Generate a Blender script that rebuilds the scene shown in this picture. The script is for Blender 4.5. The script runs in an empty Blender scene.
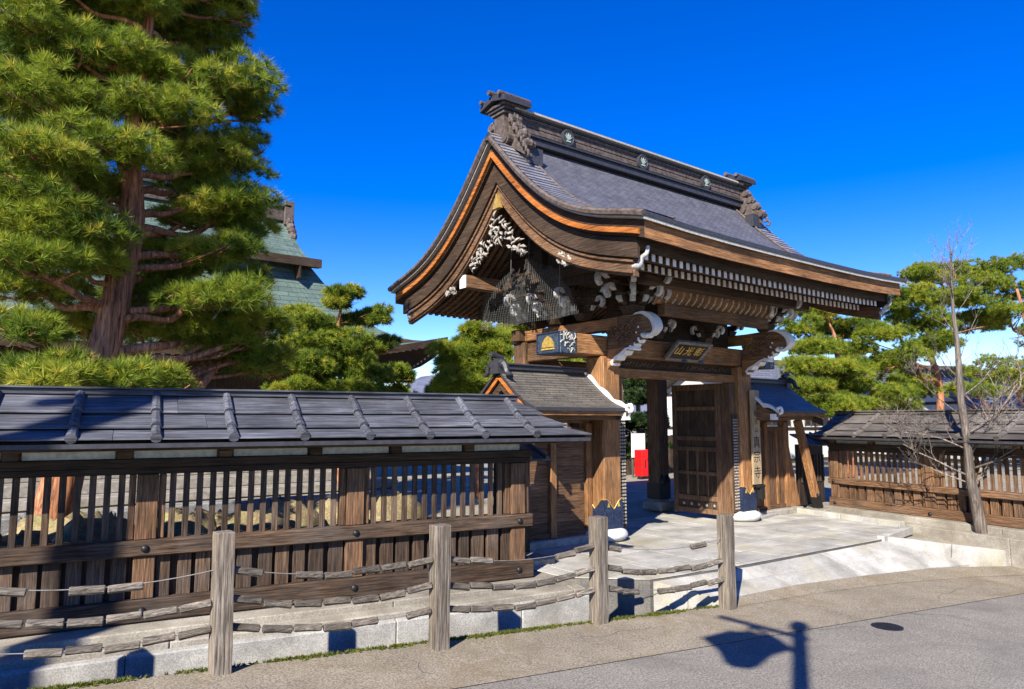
import bpy, math, random
import numpy as np
from mathutils import Vector, Matrix
R=math.radians
random.seed(7); rng=np.random.default_rng(7)
S=bpy.context.scene
C=S.collection
# ------------------------------------------------------------------ camera
YAW=37.6; PITCH=math.degrees(math.atan(75.5/712))
cam=bpy.data.cameras.new('camera'); cam.sensor_width=36; cam.lens=712*36/1024
cam.clip_start=0.05; cam.clip_end=12000
co=bpy.data.objects.new('camera',cam); C.objects.link(co)
co.location=(0,0,2.0); co.rotation_euler=(R(90+PITCH),0,R(-YAW)); S.camera=co
# ------------------------------------------------------------------ light
SUN_AZ=31; SUN_EL=35          # light travels towards (cos AZ, sin AZ), falling at EL
w=bpy.data.worlds.new('World'); S.world=w; w.use_nodes=True
nt=w.node_tree; bg=nt.nodes['Background']
sky=nt.nodes.new('ShaderNodeTexSky'); sky.sky_type='NISHITA'; sky.sun_disc=False
sky.sun_elevation=R(SUN_EL); sky.sun_rotation=math.atan2(-math.cos(R(SUN_AZ)),-math.sin(R(SUN_AZ)))
sky.altitude=600; sky.air_density=1.0; sky.dust_density=0.0; sky.ozone_density=3.5
hs=nt.nodes.new('ShaderNodeHueSaturation'); hs.inputs['Saturation'].default_value=1.46; hs.inputs['Value'].default_value=1.5
hs.inputs['Hue'].default_value=0.526
nt.links.new(sky.outputs[0],hs.inputs['Color']); nt.links.new(hs.outputs[0],bg.inputs[0]); bg.inputs[1].default_value=0.07
sd=bpy.data.lights.new('sun','SUN'); sd.energy=5.0; sd.angle=R(0.5); sd.color=(1,0.93,0.82)
so=bpy.data.objects.new('sun',sd); C.objects.link(so)
d=Vector((math.cos(R(SUN_AZ))*math.cos(R(SUN_EL)),math.sin(R(SUN_AZ))*math.cos(R(SUN_EL)),-math.sin(R(SUN_EL))))
so.rotation_euler=d.to_track_quat('-Z','Y').to_euler(); so.location=(-20,-12,25)
S.view_settings.view_transform='Standard'; S.view_settings.look='None'
S.view_settings.exposure=1.12; S.view_settings.gamma=1; S.view_settings.use_curve_mapping=False
# ------------------------------------------------------------------ materials
def newmat(name):
    m=bpy.data.materials.new(name); m.use_nodes=True; n=m.node_tree
    b=n.nodes['Principled BSDF']; return m,n,b
def N(n,t,**k):
    x=n.nodes.new(t)
    for a,v in k.items():
        if a in x.inputs: x.inputs[a].default_value=v
        else: setattr(x,a,v)
    return x
def ramp(n,fac,stops):
    r=n.nodes.new('ShaderNodeValToRGB'); n.links.new(fac,r.inputs[0]); e=r.color_ramp.elements
    while len(e)>2: e.remove(e[-1])
    for i,(p,c) in enumerate(stops):
        el=e[i] if i<2 else e.new(p)
        el.position=p; el.color=(*c,1) if len(c)==3 else c
    return r
def mixc(n,fac,a,b,mode='MIX'):
    x=n.nodes.new('ShaderNodeMix'); x.data_type='RGBA'; x.blend_type=mode
    for s,v in ((0,fac),(6,a),(7,b)):
        if hasattr(v,'is_linked') or isinstance(v,bpy.types.NodeSocket): n.links.new(v,x.inputs[s])
        else: x.inputs[s].default_value=v if s==0 else (*v,1)
    return x.outputs[2]
def bump(n,b,h,strength,dist=0.01):
    x=n.nodes.new('ShaderNodeBump'); x.inputs['Strength'].default_value=strength; x.inputs['Distance'].default_value=dist
    n.links.new(h,x.inputs['Height']); n.links.new(x.outputs[0],b.inputs['Normal'])
def rnd_value(n,lo,hi):
    a=N(n,'ShaderNodeAttribute',attribute_name='rnd'); mr=N(n,'ShaderNodeMapRange'); n.links.new(a.outputs['Fac'],mr.inputs[0])
    mr.inputs[3].default_value=lo; mr.inputs[4].default_value=hi; return mr.outputs[0]
def wood(name,dark,light,axis='x',rough=.75,var=.35,grain=38,weather=None,bs=.5,wfac=.55):
    m,n,b=newmat(name)
    tc=N(n,'ShaderNodeTexCoord'); mp=N(n,'ShaderNodeMapping'); n.links.new(tc.outputs['Object'],mp.inputs[0])
    sc={'x':(.045,1,1),'y':(1,.045,1),'z':(1,1,.045)}[axis]; mp.inputs['Scale'].default_value=sc
    off=N(n,'ShaderNodeAttribute',attribute_name='rnd'); cmb=N(n,'ShaderNodeVectorMath',operation='MULTIPLY')
    n.links.new(off.outputs['Vector'],cmb.inputs[0]); cmb.inputs[1].default_value=(7,7,7); n.links.new(cmb.outputs[0],mp.inputs['Location'])
    g=N(n,'ShaderNodeTexNoise',Scale=grain,Detail=6,Roughness=.65); n.links.new(mp.outputs[0],g.inputs['Vector'])
    g2=N(n,'ShaderNodeTexNoise',Scale=2.2,Detail=5,Roughness=.6); n.links.new(tc.outputs['Object'],g2.inputs['Vector'])
    r=ramp(n,g.outputs[0],[(.33,dark),(.66,light)])
    col=r.outputs[0]
    if weather:
        wr=ramp(n,g2.outputs[0],[(.42,(0,0,0)),(.68,(wfac,)*3)]); col=mixc(n,wr.outputs[0],col,weather)
        g3=N(n,'ShaderNodeTexNoise',Scale=grain*2.2,Detail=3); n.links.new(mp.outputs[0],g3.inputs['Vector'])
        r3=ramp(n,g3.outputs[0],[(.35,(.62,.62,.62)),(.6,(1.1,1.1,1.1))]); col=mixc(n,1.0,col,r3.outputs[0],'MULTIPLY')
    mp2=N(n,'ShaderNodeMapping'); n.links.new(tc.outputs['Object'],mp2.inputs[0]); mp2.inputs['Scale'].default_value=tuple(.02 if q<.5 else 1 for q in sc); n.links.new(cmb.outputs[0],mp2.inputs['Location'])
    ck=N(n,'ShaderNodeTexNoise',Scale=grain*2.6,Detail=4,Roughness=.75); n.links.new(mp2.outputs[0],ck.inputs['Vector'])
    rc=ramp(n,ck.outputs[0],[(.36,(.35,.33,.3)),(.47,(1,1,1))]); rc2=rc.color_ramp.elements.new(.68); rc2.color=(1.35,1.33,1.3,1); col=mixc(n,1.0,col,rc.outputs[0],'MULTIPLY')
    gs=N(n,'ShaderNodeTexNoise',Scale=.9,Detail=6,Roughness=.65); n.links.new(tc.outputs['Object'],gs.inputs['Vector'])
    rg=ramp(n,gs.outputs[0],[(.35,(.66,.64,.62)),(.62,(1.18,1.18,1.18))]); col=mixc(n,1.0,col,rg.outputs[0],'MULTIPLY')
    hv=N(n,'ShaderNodeHueSaturation'); n.links.new(col,hv.inputs['Color']); n.links.new(rnd_value(n,1-var,1+var),hv.inputs['Value'])
    n.links.new(hv.outputs[0],b.inputs['Base Color']); b.inputs['Roughness'].default_value=rough
    b.inputs['Specular IOR Level'].default_value=.25
    bump(n,b,g.outputs[0],bs,.012); return m
def stone(name,c1,c2,scale=6,speck=120,rough=.85,stain=None,sfac=.6,sscale=1.3,bs=.4,var=.12,spk=(.75,1.15)):
    m,n,b=newmat(name); tc=N(n,'ShaderNodeTexCoord')
    a=N(n,'ShaderNodeTexNoise',Scale=scale,Detail=8,Roughness=.65); n.links.new(tc.outputs['Object'],a.inputs['Vector'])
    s=N(n,'ShaderNodeTexNoise',Scale=speck,Detail=3,Roughness=.7); n.links.new(tc.outputs['Object'],s.inputs['Vector'])
    r=ramp(n,a.outputs[0],[(.35,c1),(.68,c2)]); rs=ramp(n,s.outputs[0],[(.42,(spk[0],)*3),(.58,(spk[1],)*3)])
    col=mixc(n,1.0,r.outputs[0],rs.outputs[0],'MULTIPLY')
    if stain:
        q=N(n,'ShaderNodeTexNoise',Scale=sscale,Detail=7,Roughness=.7,Distortion=.6); n.links.new(tc.outputs['Object'],q.inputs['Vector'])
        rq=ramp(n,q.outputs[0],[(.5,(0,0,0)),(.68,(sfac,)*3)]); col=mixc(n,rq.outputs[0],col,stain)
    if var>0:
        mp=N(n,'ShaderNodeMapping'); mp.inputs['Scale'].default_value=(.35,1.6,1); n.links.new(tc.outputs['Object'],mp.inputs[0])
        q2=N(n,'ShaderNodeTexNoise',Scale=1.7,Detail=8,Roughness=.75,Distortion=1.2); n.links.new(mp.outputs[0],q2.inputs['Vector'])
        r2=ramp(n,q2.outputs[0],[(.5,(0,0,0)),(.62,(.32,)*3)]); col=mixc(n,r2.outputs[0],col,tuple(x*.42 for x in c2))
    hv=N(n,'ShaderNodeHueSaturation'); n.links.new(col,hv.inputs['Color']); n.links.new(rnd_value(n,1-var,1+var),hv.inputs['Value'])
    n.links.new(hv.outputs[0],b.inputs['Base Color']); b.inputs['Roughness'].default_value=rough
    bump(n,b,s.outputs[0],bs,.006); return m
def plain(name,c,rough=.6,metal=0,noise=.25,scale=20,spec=.4):
    m,n,b=newmat(name); tc=N(n,'ShaderNodeTexCoord')
    a=N(n,'ShaderNodeTexNoise',Scale=scale,Detail=5); n.links.new(tc.outputs['Object'],a.inputs['Vector'])
    r=ramp(n,a.outputs[0],[(.3,tuple(x*(1-noise) for x in c)),(.7,tuple(min(1,x*(1+noise)) for x in c))])
    hv=N(n,'ShaderNodeHueSaturation'); n.links.new(r.outputs[0],hv.inputs['Color']); n.links.new(rnd_value(n,.85,1.15),hv.inputs['Value'])
    n.links.new(hv.outputs[0],b.inputs['Base Color']); b.inputs['Roughness'].default_value=rough; b.inputs['Metallic'].default_value=metal
    b.inputs['Specular IOR Level'].default_value=spec
    bump(n,b,a.outputs[0],.15,.005); return m
def foliage(name,c1,c2,c3):
    m,n,b=newmat(name); a=N(n,'ShaderNodeAttribute',attribute_name='rnd')
    r=ramp(n,a.outputs['Fac'],[(0,c1),(.55,c2),(1,c3)])
    n.links.new(r.outputs[0],b.inputs['Base Color']); b.inputs['Roughness'].default_value=.55; b.inputs['Specular IOR Level'].default_value=.3
    t=N(n,'ShaderNodeBsdfTranslucent'); n.links.new(r.outputs[0],t.inputs[0]); mx=N(n,'ShaderNodeMixShader'); mx.inputs[0].default_value=.38
    out=n.nodes['Material Output']; n.links.new(b.outputs[0],mx.inputs[1]); n.links.new(t.outputs[0],mx.inputs[2]); n.links.new(mx.outputs[0],out.inputs[0]); return m
def tiles(name,c1,c2,cm,bw,bh,mortar=.006,rough=.55,off=.5,mscale=1,spec=.4):
    m,n,b=newmat(name); tc=N(n,'ShaderNodeTexCoord')
    k=N(n,'ShaderNodeTexBrick',Scale=1.0); k.inputs['Color1'].default_value=(*c1,1); k.inputs['Color2'].default_value=(*c2,1); k.inputs['Mortar'].default_value=(*cm,1)
    k.inputs['Brick Width'].default_value=bw; k.inputs['Row Height'].default_value=bh; k.inputs['Mortar Size'].default_value=mortar; k.offset=off
    n.links.new(tc.outputs['UV'],k.inputs['Vector'])
    a=N(n,'ShaderNodeTexNoise',Scale=4*mscale,Detail=7,Roughness=.7); n.links.new(tc.outputs['Object'],a.inputs['Vector'])
    rr=ramp(n,a.outputs[0],[(.3,(.65,.65,.68)),(.7,(1.3,1.28,1.22))])
    a2=N(n,'ShaderNodeTexNoise',Scale=60,Detail=2); n.links.new(tc.outputs['Object'],a2.inputs['Vector'])
    r2=ramp(n,a2.outputs[0],[(.35,(.7,.7,.7)),(.65,(1.25,1.25,1.25))])
    col=mixc(n,1.0,k.outputs['Color'],rr.outputs[0],'MULTIPLY'); col=mixc(n,1.0,col,r2.outputs[0],'MULTIPLY')
    n.links.new(col,b.inputs['Base Color']); b.inputs['Roughness'].default_value=rough; b.inputs['Specular IOR Level'].default_value=spec
    inv=N(n,'ShaderNodeMath',operation='SUBTRACT'); inv.inputs[0].default_value=1; n.links.new(k.outputs['Fac'],inv.inputs[1])
    bump(n,b,inv.outputs[0],.6,.012); return m
M={}
for ax in 'xyz':
    M['gate_'+ax]=wood('weathered_gate_wood_'+ax,(.05,.028,.016),(.24,.13,.065),ax,grain=55,var=.2,weather=(.13,.09,.065),wfac=.45)
    M['warm_'+ax]=wood('warm_gate_wood_'+ax,(.12,.055,.022),(.42,.21,.085),ax,grain=60,var=.15,weather=(.17,.1,.055),wfac=.4)
    M['dark_'+ax]=wood('old_dark_wood_'+ax,(.016,.01,.007),(.085,.052,.03),ax,var=.3,grain=50,weather=(.055,.04,.03))  # dark wood; on timbers under the gate roof it also paints in shade
    M['wall_'+ax]=wood('sooty_wall_wood_'+ax,(.014,.009,.006),(.145,.09,.055),ax,var=.45,grain=50,weather=(.1,.08,.065),wfac=.7)
    M['grey_'+ax]=wood('silver_grey_wood_'+ax,(.06,.05,.04),(.29,.25,.2),ax,var=.3,grain=45,weather=(.22,.17,.12),wfac=.4,bs=.9)
M['sleeve']=wood('weathered_sleeve_wood',(.04,.034,.028),(.2,.175,.145),'x',var=.35,grain=50,weather=(.13,.11,.08),wfac=.5,bs=.9)
M['roofboard']=wood('grey_roof_boards',(.035,.039,.05),(.15,.155,.18),'x',rough=.55,var=.22,grain=34,weather=(.065,.07,.085),wfac=.6,bs=.4)
M['roofboardr']=wood('brown_grey_roof_boards',(.05,.045,.04),(.2,.18,.165),'x',rough=.6,var=.25,grain=30,weather=(.12,.11,.1),wfac=.6,bs=.4)
M['orange']=wood('orange_painted_wood',(.26,.08,.015),(.5,.17,.035),'y',var=.12,grain=20)
M['shingle']=tiles('small_metal_shingles',(.085,.087,.11),(.115,.118,.14),(.05,.052,.065),.17,.065,.008,.6)
M['vergetile']=tiles('verge_tiles',(.14,.14,.165),(.22,.22,.245),(.03,.03,.038),1.4,.12,.025,.5)
M['woodshingle']=tiles('wood_shingles',(.085,.078,.068),(.135,.12,.1),(.035,.032,.03),.5,.06,.008,.7)
M['blueshingle']=tiles('blue_grey_shingles',(.085,.085,.085),(.115,.113,.11),(.03,.03,.03),.5,.09,.005,.45)
M['copper']=tiles('green_copper_roof',(.075,.12,.1),(.12,.17,.145),(.04,.06,.055),.6,.18,.01,.6,mscale=.3)
M['greytile']=tiles('grey_clay_tiles',(.13,.14,.16),(.2,.21,.23),(.04,.04,.05),.28,.28,.03,.5,off=0)
M['edge']=plain('dark_roof_edge',(.035,.035,.042),.5); M['silver']=plain('silver_grey_edge',(.36,.35,.31),.5,noise=.3,scale=40)
M['ridge']=plain('ridge_ornament_wood',(.085,.065,.055),.7,noise=.5,scale=14); M['pale']=plain('pale_carving_wood',(.3,.27,.23),.75,noise=.7,scale=30)
M['whitew']=plain('worn_white_paint',(.42,.41,.4),.7,noise=.35,scale=18); M['white']=plain('white_paint',(.66,.65,.63),.7,noise=.12,scale=30); M['plaster']=plain('old_plaster',(.5,.5,.47),.9,noise=.2)
M['gold']=plain('gold_leaf',(.75,.5,.12),.4,.6,noise=.3,spec=.6); M['steelblue']=plain('blue_black_metal',(.035,.05,.1),.42,.5,noise=.5,scale=35)
M['carve']=plain('grey_blue_carved_metal',(.05,.07,.1),.5,.4,noise=.8,scale=45); M['black']=plain('black_iron',(.012,.012,.013),.5)
M['board']=wood('pale_sign_board',(.26,.19,.11),(.44,.34,.21),'z',var=.05,bs=.2); M['plaque']=plain('grey_plaque_wood',(.16,.14,.12),.6,noise=.4)
M['net']=plain('net_cord',(.13,.13,.12),.8); M['rope']=plain('steel_rope',(.22,.21,.19),.5,.3)
M['granite']=stone('white_granite',(.25,.24,.215),(.5,.485,.44),1.8,70,.8,stain=(.33,.29,.15),sfac=.6,sscale=.8,spk=(.8,1.1))
M['drum']=stone('pale_granite_block',(.55,.54,.5),(.72,.71,.68),8,150,.75,spk=(.85,1.06))
M['block']=stone('worn_stone_block',(.19,.17,.14),(.38,.35,.3),7,80,.85,stain=(.13,.11,.07),sfac=.5)
M['concrete']=stone('stained_concrete',(.19,.17,.135),(.37,.34,.28),1.6,60,.9,stain=(.14,.115,.08),sfac=.7,sscale=.8,bs=.7,var=.1)
M['curbface']=stone('pale_concrete_face',(.25,.24,.22),(.43,.42,.38),3,70,.9,stain=(.2,.18,.14),sfac=.5,bs=.7,var=.05)
M['tan']=stone('tan_asphalt',(.2,.17,.12),(.3,.255,.185),.9,58,.95,stain=(.15,.11,.05),sfac=.75,sscale=.9,bs=1.0,var=0,spk=(.6,1.3))
M['asphalt']=stone('grey_asphalt',(.185,.168,.138),(.24,.22,.18),.7,62,.95,stain=(.115,.105,.09),sfac=.65,sscale=.7,bs=1.0,var=0,spk=(.6,1.35))
M['soil']=stone('gravel_yard',(.2,.18,.13),(.33,.3,.24),1.2,40,.95,stain=(.18,.19,.09),sfac=.5,bs=.8,var=0)
M['ditch']=stone('wet_ditch',(.09,.085,.075),(.16,.15,.13),4,60,.8,bs=.8,var=0)
M['boulder']=stone('mossy_boulder',(.16,.12,.06),(.34,.27,.14),5,30,.9,stain=(.18,.2,.05),sfac=.7,sscale=3,bs=1.0)
M['greyrock']=stone('grey_rock',(.13,.135,.14),(.24,.24,.24),4,40,.9,bs=1.0)
M['moss']=foliage('moss',(.05,.07,.01),(.1,.13,.015),(.2,.19,.03))
M['bark_red']=wood('red_pine_bark',(.11,.04,.02),(.55,.24,.12),'z',grain=16,weather=(.3,.15,.09),bs=1.0)
M['bark_grey']=wood('grey_bark',(.07,.055,.045),(.3,.25,.21),'z',grain=18,weather=(.2,.175,.15),bs=1.0)
M['needle']=foliage('pine_needles',(.04,.085,.012),(.22,.295,.022),(.46,.42,.05))
M['needle_far']=foliage('far_pine_needles',(.05,.095,.012),(.21,.28,.022),(.4,.38,.04))
M['leaf_dark']=foliage('dark_leaves',(.012,.03,.01),(.03,.06,.015),(.07,.1,.02))
M['copper_pale']=plain('pale_green_copper',(.28,.36,.3),.6,noise=.2)
M['red']=plain('red_enamel',(.8,.008,.008),.4,noise=.08); M['darkglass']=plain('dark_opening',(.02,.02,.022),.3,noise=.1)
M['hill']=stone('hazed_wooded_hill',(.085,.1,.15),(.14,.15,.2),.004,.02,1,bs=0,var=0)  # blue-violet tint paints distance haze into the wooded slopes
M['pole']=plain('concrete_pole',(.3,.3,.28),.8)
# ------------------------------------------------------------------ mesh builder
ORG={}
class MB:
    def __init__(s): s.v=[];s.f=[];s.m=[];s.r=[];s.uv=[]
    def add(s,vs,fs,m=0,r=None,uv=None):
        b=len(s.v); s.v+= [tuple(p) for p in vs]; r=random.random() if r is None else r
        for f in fs:
            s.f.append(tuple(i+b for i in f)); s.m.append(m); s.r.append(r); s.uv.append([uv[i] for i in f] if uv else None)
        return s
    def box(s,x0,x1,y0,y1,z0,z1,m=0,r=None):
        v=[(x0,y0,z0),(x1,y0,z0),(x1,y1,z0),(x0,y1,z0),(x0,y0,z1),(x1,y0,z1),(x1,y1,z1),(x0,y1,z1)]
        return s.add(v,[(0,3,2,1),(4,5,6,7),(0,1,5,4),(1,2,6,5),(2,3,7,6),(3,0,4,7)],m,r)
    def beam(s,p,q,w,h,m=0,up=(0,0,1),w2=None,h2=None,r=None):
        p=Vector(p);q=Vector(q);d=(q-p).normalized();sd=d.cross(Vector(up)).normalized();u=sd.cross(d)
        w2=w if w2 is None else w2;h2=h if h2 is None else h2;v=[]
        for c,a,b in((p,w/2,h/2),(q,w2/2,h2/2)): v+=[c-sd*a-u*b,c+sd*a-u*b,c+sd*a+u*b,c-sd*a+u*b]
        return s.add(v,[(0,3,2,1),(4,5,6,7),(0,1,5,4),(1,2,6,5),(2,3,7,6),(3,0,4,7)],m,r)
    def prism(s,a,b,m=0,r=None):   # two matching rings of points
        n=len(a); return s.add(list(a)+list(b),[tuple(range(n))[::-1],tuple(range(n,2*n))]+[(i,(i+1)%n,n+(i+1)%n,n+i) for i in range(n)],m,r)
    def strip(s,rings,m=0,closed=True,cap=True,r=None):
        n=len(rings[0]);v=[p for g in rings for p in g];f=[]
        for k in range(len(rings)-1):
            for i in range(n if closed else n-1): f.append((k*n+i,k*n+(i+1)%n,(k+1)*n+(i+1)%n,(k+1)*n+i))
        if cap and closed: f+=[tuple(range(n))[::-1],tuple(range((len(rings)-1)*n,len(rings)*n))]
        return s.add(v,f,m,r)
    def tube(s,pts,rad,n=8,m=0,wob=0,r=None,squash=1):
        pts=[Vector(p) for p in pts]; rad=[rad]*len(pts) if not hasattr(rad,'__len__') else rad; rings=[];u=None
        for i,p in enumerate(pts):
            t=(pts[min(i+1,len(pts)-1)]-pts[max(i-1,0)]).normalized()
            if u is None: u=t.orthogonal().normalized()
            u=(u-t*u.dot(t)).normalized(); v=t.cross(u); g=[]
            for k in range(n):
                a=2*math.pi*k/n; q=rad[i]*(1+random.uniform(-wob,wob)); g.append(p+u*math.cos(a)*q+v*math.sin(a)*q*squash)
            rings.append(g)
        return s.strip(rings,m,r=r)
    def lathe(s,prof,c,n=20,m=0,r=None):
        return s.strip([[(c[0]+a*math.cos(2*math.pi*k/n),c[1]+a*math.sin(2*math.pi*k/n),c[2]+z) for k in range(n)] for a,z in prof],m,r=r)
    def blob(s,c,rx,ry,rz,m=0,wob=.2,n=9,k=6,r=None):
        sd=random.random()*9; rings=[]
        for i in range(1,k):
            ph=math.pi*i/k; g=[]
            for j in range(n):
                a=2*math.pi*j/n; q=1+wob*math.sin(3*a+sd+i)*.6+random.uniform(-wob,wob)*.5
                g.append((c[0]+rx*q*math.sin(ph)*math.cos(a),c[1]+ry*q*math.sin(ph)*math.sin(a),c[2]-rz*q*math.cos(ph)))
            rings.append(g)
        return s.strip(rings,m,r=r)
    def build(s,name,mats,parent=None,bevel=0,smooth=False,local=False,kind=None,label=None):
        me=bpy.data.meshes.new(name); off=(0,0,0)
        if parent is not None and not local: off=ORG[parent.name]
        me.from_pydata([(p[0]-off[0],p[1]-off[1],p[2]-off[2]) for p in s.v],[],s.f)
        for k in (mats if isinstance(mats,(list,tuple)) else [mats]): me.materials.append(M[k])
        me.polygons.foreach_set('material_index',s.m)
        a=me.attributes.new('rnd','FLOAT','FACE'); a.data.foreach_set('value',s.r)
        if any(u for u in s.uv):
            ul=me.uv_layers.new(name='UVMap'); flat=[]
            for f,u in zip(s.f,s.uv): flat+= [c for q in (u or [(0,0)]*len(f)) for c in q]
            ul.data.foreach_set('uv',flat)
        if smooth: me.polygons.foreach_set('use_smooth',[True]*len(me.polygons))
        me.update(); o=bpy.data.objects.new(name,me); C.objects.link(o)
        if parent is not None: o.parent=parent; ORG[o.name]=ORG[parent.name] if not local else (0,0,0)
        else: ORG[o.name]=(0,0,0)
        if bevel:
            b=o.modifiers.new('bevel','BEVEL'); b.width=bevel; b.segments=1; b.limit_method='ANGLE'; b.angle_limit=R(40)
        if kind: o['kind']=kind
        if label: o['label']=label
        return o
def thing(name,label,cat,loc=(0,0,0),rz=0,group=None):
    o=bpy.data.objects.new(name,None); C.objects.link(o); o.location=loc; o.rotation_euler=(0,0,rz); o.empty_display_size=.2
    o['label']=label;o['category']=cat
    if group:o['group']=group
    ORG[o.name]=loc if rz==0 else (0,0,0); return o
def tag(o,label,cat,group=None):
    o['label']=label;o['category']=cat
    if group:o['group']=group
    return o
def smoothpath(p,n=8):
    P=[np.array(q,float) for q in p];P=[2*P[0]-P[1]]+P+[2*P[-1]-P[-2]];o=[]
    for i in range(1,len(P)-2):
        for t in np.linspace(0,1,n,endpoint=False):
            a,b,c,d_=P[i-1:i+3];o.append(tuple(.5*((2*b)+(-a+c)*t+(2*a-5*b+4*c-d_)*t*t+(-a+3*b-3*c+d_)*t**3)))
    o.append(tuple(P[-2]));return o
# ------------------------------------------------------------------ ground
def poly(name,pts,mat,kind='structure',r=.5):
    m=MB(); m.add(pts,[tuple(range(len(pts)))],0,r); return m.build(name,mat,kind=kind)
def stz(x): return -.0355*x
poly('ground',[(-3000,-3000,-1.4),(3000,-3000,-1.4),(3000,3000,-1.4),(-3000,3000,-1.4)],'soil')
# street: tan strip by the gate, grey road beyond a seam line
def edge_y(x): return 6.69-.148*x if x<7.3 else 5.61-.11*(x-7.3)      # street's far edge
def seam_y(x): return 5.05-.132*(x-2.5) if x<40 else 0
xs=[-30,-10,-2,0,2,4,6,7.3,9,11,13,14.2,15.2,22]
a=MB();b=MB()
for x0,x1 in zip(xs[:-1],xs[1:]):
    a.add([(x0,seam_y(x0),stz(x0)),(x1,seam_y(x1),stz(x1)),(x1,edge_y(x1),stz(x1)),(x0,edge_y(x0),stz(x0))],[(0,1,2,3)],0,.5)
    b.add([(x0,-30,stz(x0)-.001),(x1,-30,stz(x1)-.001),(x1,seam_y(x1)-.012,stz(x1)-.001),(x0,seam_y(x0)-.012,stz(x0)-.001)],[(0,1,2,3)],0,.5)
a.build('pavement','tan',kind='structure'); b.build('road','asphalt',kind='structure')
k=MB()
for x0,x1 in zip(xs[:-1],xs[1:]):
    k.add([(x0,seam_y(x0)-.03,stz(x0)-.012),(x1,seam_y(x1)-.03,stz(x1)-.012),(x1,seam_y(x1)+.02,stz(x1)-.012),(x0,seam_y(x0)+.02,stz(x0)-.012)],[(0,1,2,3)],0,.5)
k.build('road_seam','edge',kind='structure')
st=random.getstate(); random.seed(12)
for (x_,y_,dx,dy,n_) in ((1.9,5.9,.06,-.12,6),(3.3,5.75,-.04,-.13,4),(6.2,4.75,.16,-.05,12),(8.8,4.55,.1,-.14,9),(10.5,4.3,.2,.04,8),(5.0,5.5,.14,-.02,7)):
    pts=[(x_,y_)]
    for i in range(n_): pts.append((pts[-1][0]+dx+random.gauss(0,.045),pts[-1][1]+dy+random.gauss(0,.045)))
    k=MB()
    for (xa,ya),(xb,yb) in zip(pts,pts[1:]):
        L=math.hypot(xb-xa,yb-ya)+1e-6; nx_,ny_=-(yb-ya)/L,(xb-xa)/L; w_=random.uniform(.003,.006); k.add([(xa-nx_*w_,ya-ny_*w_,stz(xa)+.002),(xb-nx_*w_,yb-ny_*w_,stz(xb)+.002),(xb+nx_*w_,yb+ny_*w_,stz(xb)+.002),(xa+nx_*w_,ya+ny_*w_,stz(xa)+.002)],[(0,1,2,3)],0,.5)
    k.build('pavement_crack','ditch',kind='structure')
random.setstate(st)
# street edge wall down into the drainage ditch
k=MB()
for x0,x1 in zip(xs[:6]+[6],xs[1:7]+[7.5]):
    if x0<x1: k.add([(x0,edge_y(x0),stz(x0)),(x1,edge_y(x1),stz(x1)),(x1,edge_y(x1),-1.1),(x0,edge_y(x0),-1.1)],[(0,1,2,3)],0,.5)
k.build('ditch_side','ditch',kind='structure')
poly('ditch_floor',[(-30,9,-1.05),(9,5,-1.05),(9,8,-1.05),(-30,15,-1.05)],'ditch')
# yard behind the walls
poly('yard',[(-300,61.3,-.03),(5.9,7.35,-.03),(14.9,6.6,-.03),(14.2,2.5,-.03),(300,-90,-.03),(900,900,-.03),(-900,900,-.03)],'soil')
# stone landing: slabs with open joints on a solid base
land=[(6.26,7.02),(7.04,6.28),(8.6,6.12),(12.45,5.95),(14.12,6.38),(14.62,8.95),(14.6,10.2),(6.2,10.2)]
k=MB(); k.prism([(x,y,-1.1) for x,y in land],[(x,y,-.02) for x,y in land],0,.2); k.build('landing_base','ditch',kind='structure')
def inside(x,y,P):
    c=False
    for (x1,y1),(x2,y2) in zip(P,P[1:]+P[:1]):
        if (y1>y)!=(y2>y) and x<(x2-x1)*(y-y1)/(y2-y1)+x1: c=not c
    return c
def clip(poly_,P):   # Sutherland-Hodgman against convex P (counter clockwise)
    out=poly_
    for (x1,y1),(x2,y2) in zip(P,P[1:]+P[:1]):
        inp,out=out,[]
        for (ax,ay),(bx,by) in zip(inp,inp[1:]+inp[:1]):
            sa=(x2-x1)*(ay-y1)-(y2-y1)*(ax-x1); sb=(x2-x1)*(by-y1)-(y2-y1)*(bx-x1)
            if sa>=0: out.append((ax,ay))
            if sa*sb<0: t=sa/(sa-sb); out.append((ax+t*(bx-ax),ay+t*(by-ay)))
        if len(out)<3: return []
    return out
k=MB(); y=5.9; row=0
while y<10.2:
    h=[.3,.5,.42,.55,.48,.6,.45,.5,.55,.5][row%10]; x=5.9-random.random()*.6; row+=1
    while x<14.8:
        wd=random.uniform(.75,1.35) if row>1 else random.uniform(1.2,1.9); g=.005
        g=.013
        q=clip([(x+g,y+g),(x+wd-g,y+g),(x+wd-g,y+h-g),(x+g,y+h-g)],land)
        if q and len(q)>=3:
            zt=random.uniform(-.001,.002); k.prism([(a_,b_,-.014) for a_,b_ in q],[(a_,b_,zt) for a_,b_ in q],0)
        x+=wd
    y+=h
k.build('landing_paving','granite',kind='structure',bevel=.004)
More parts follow.
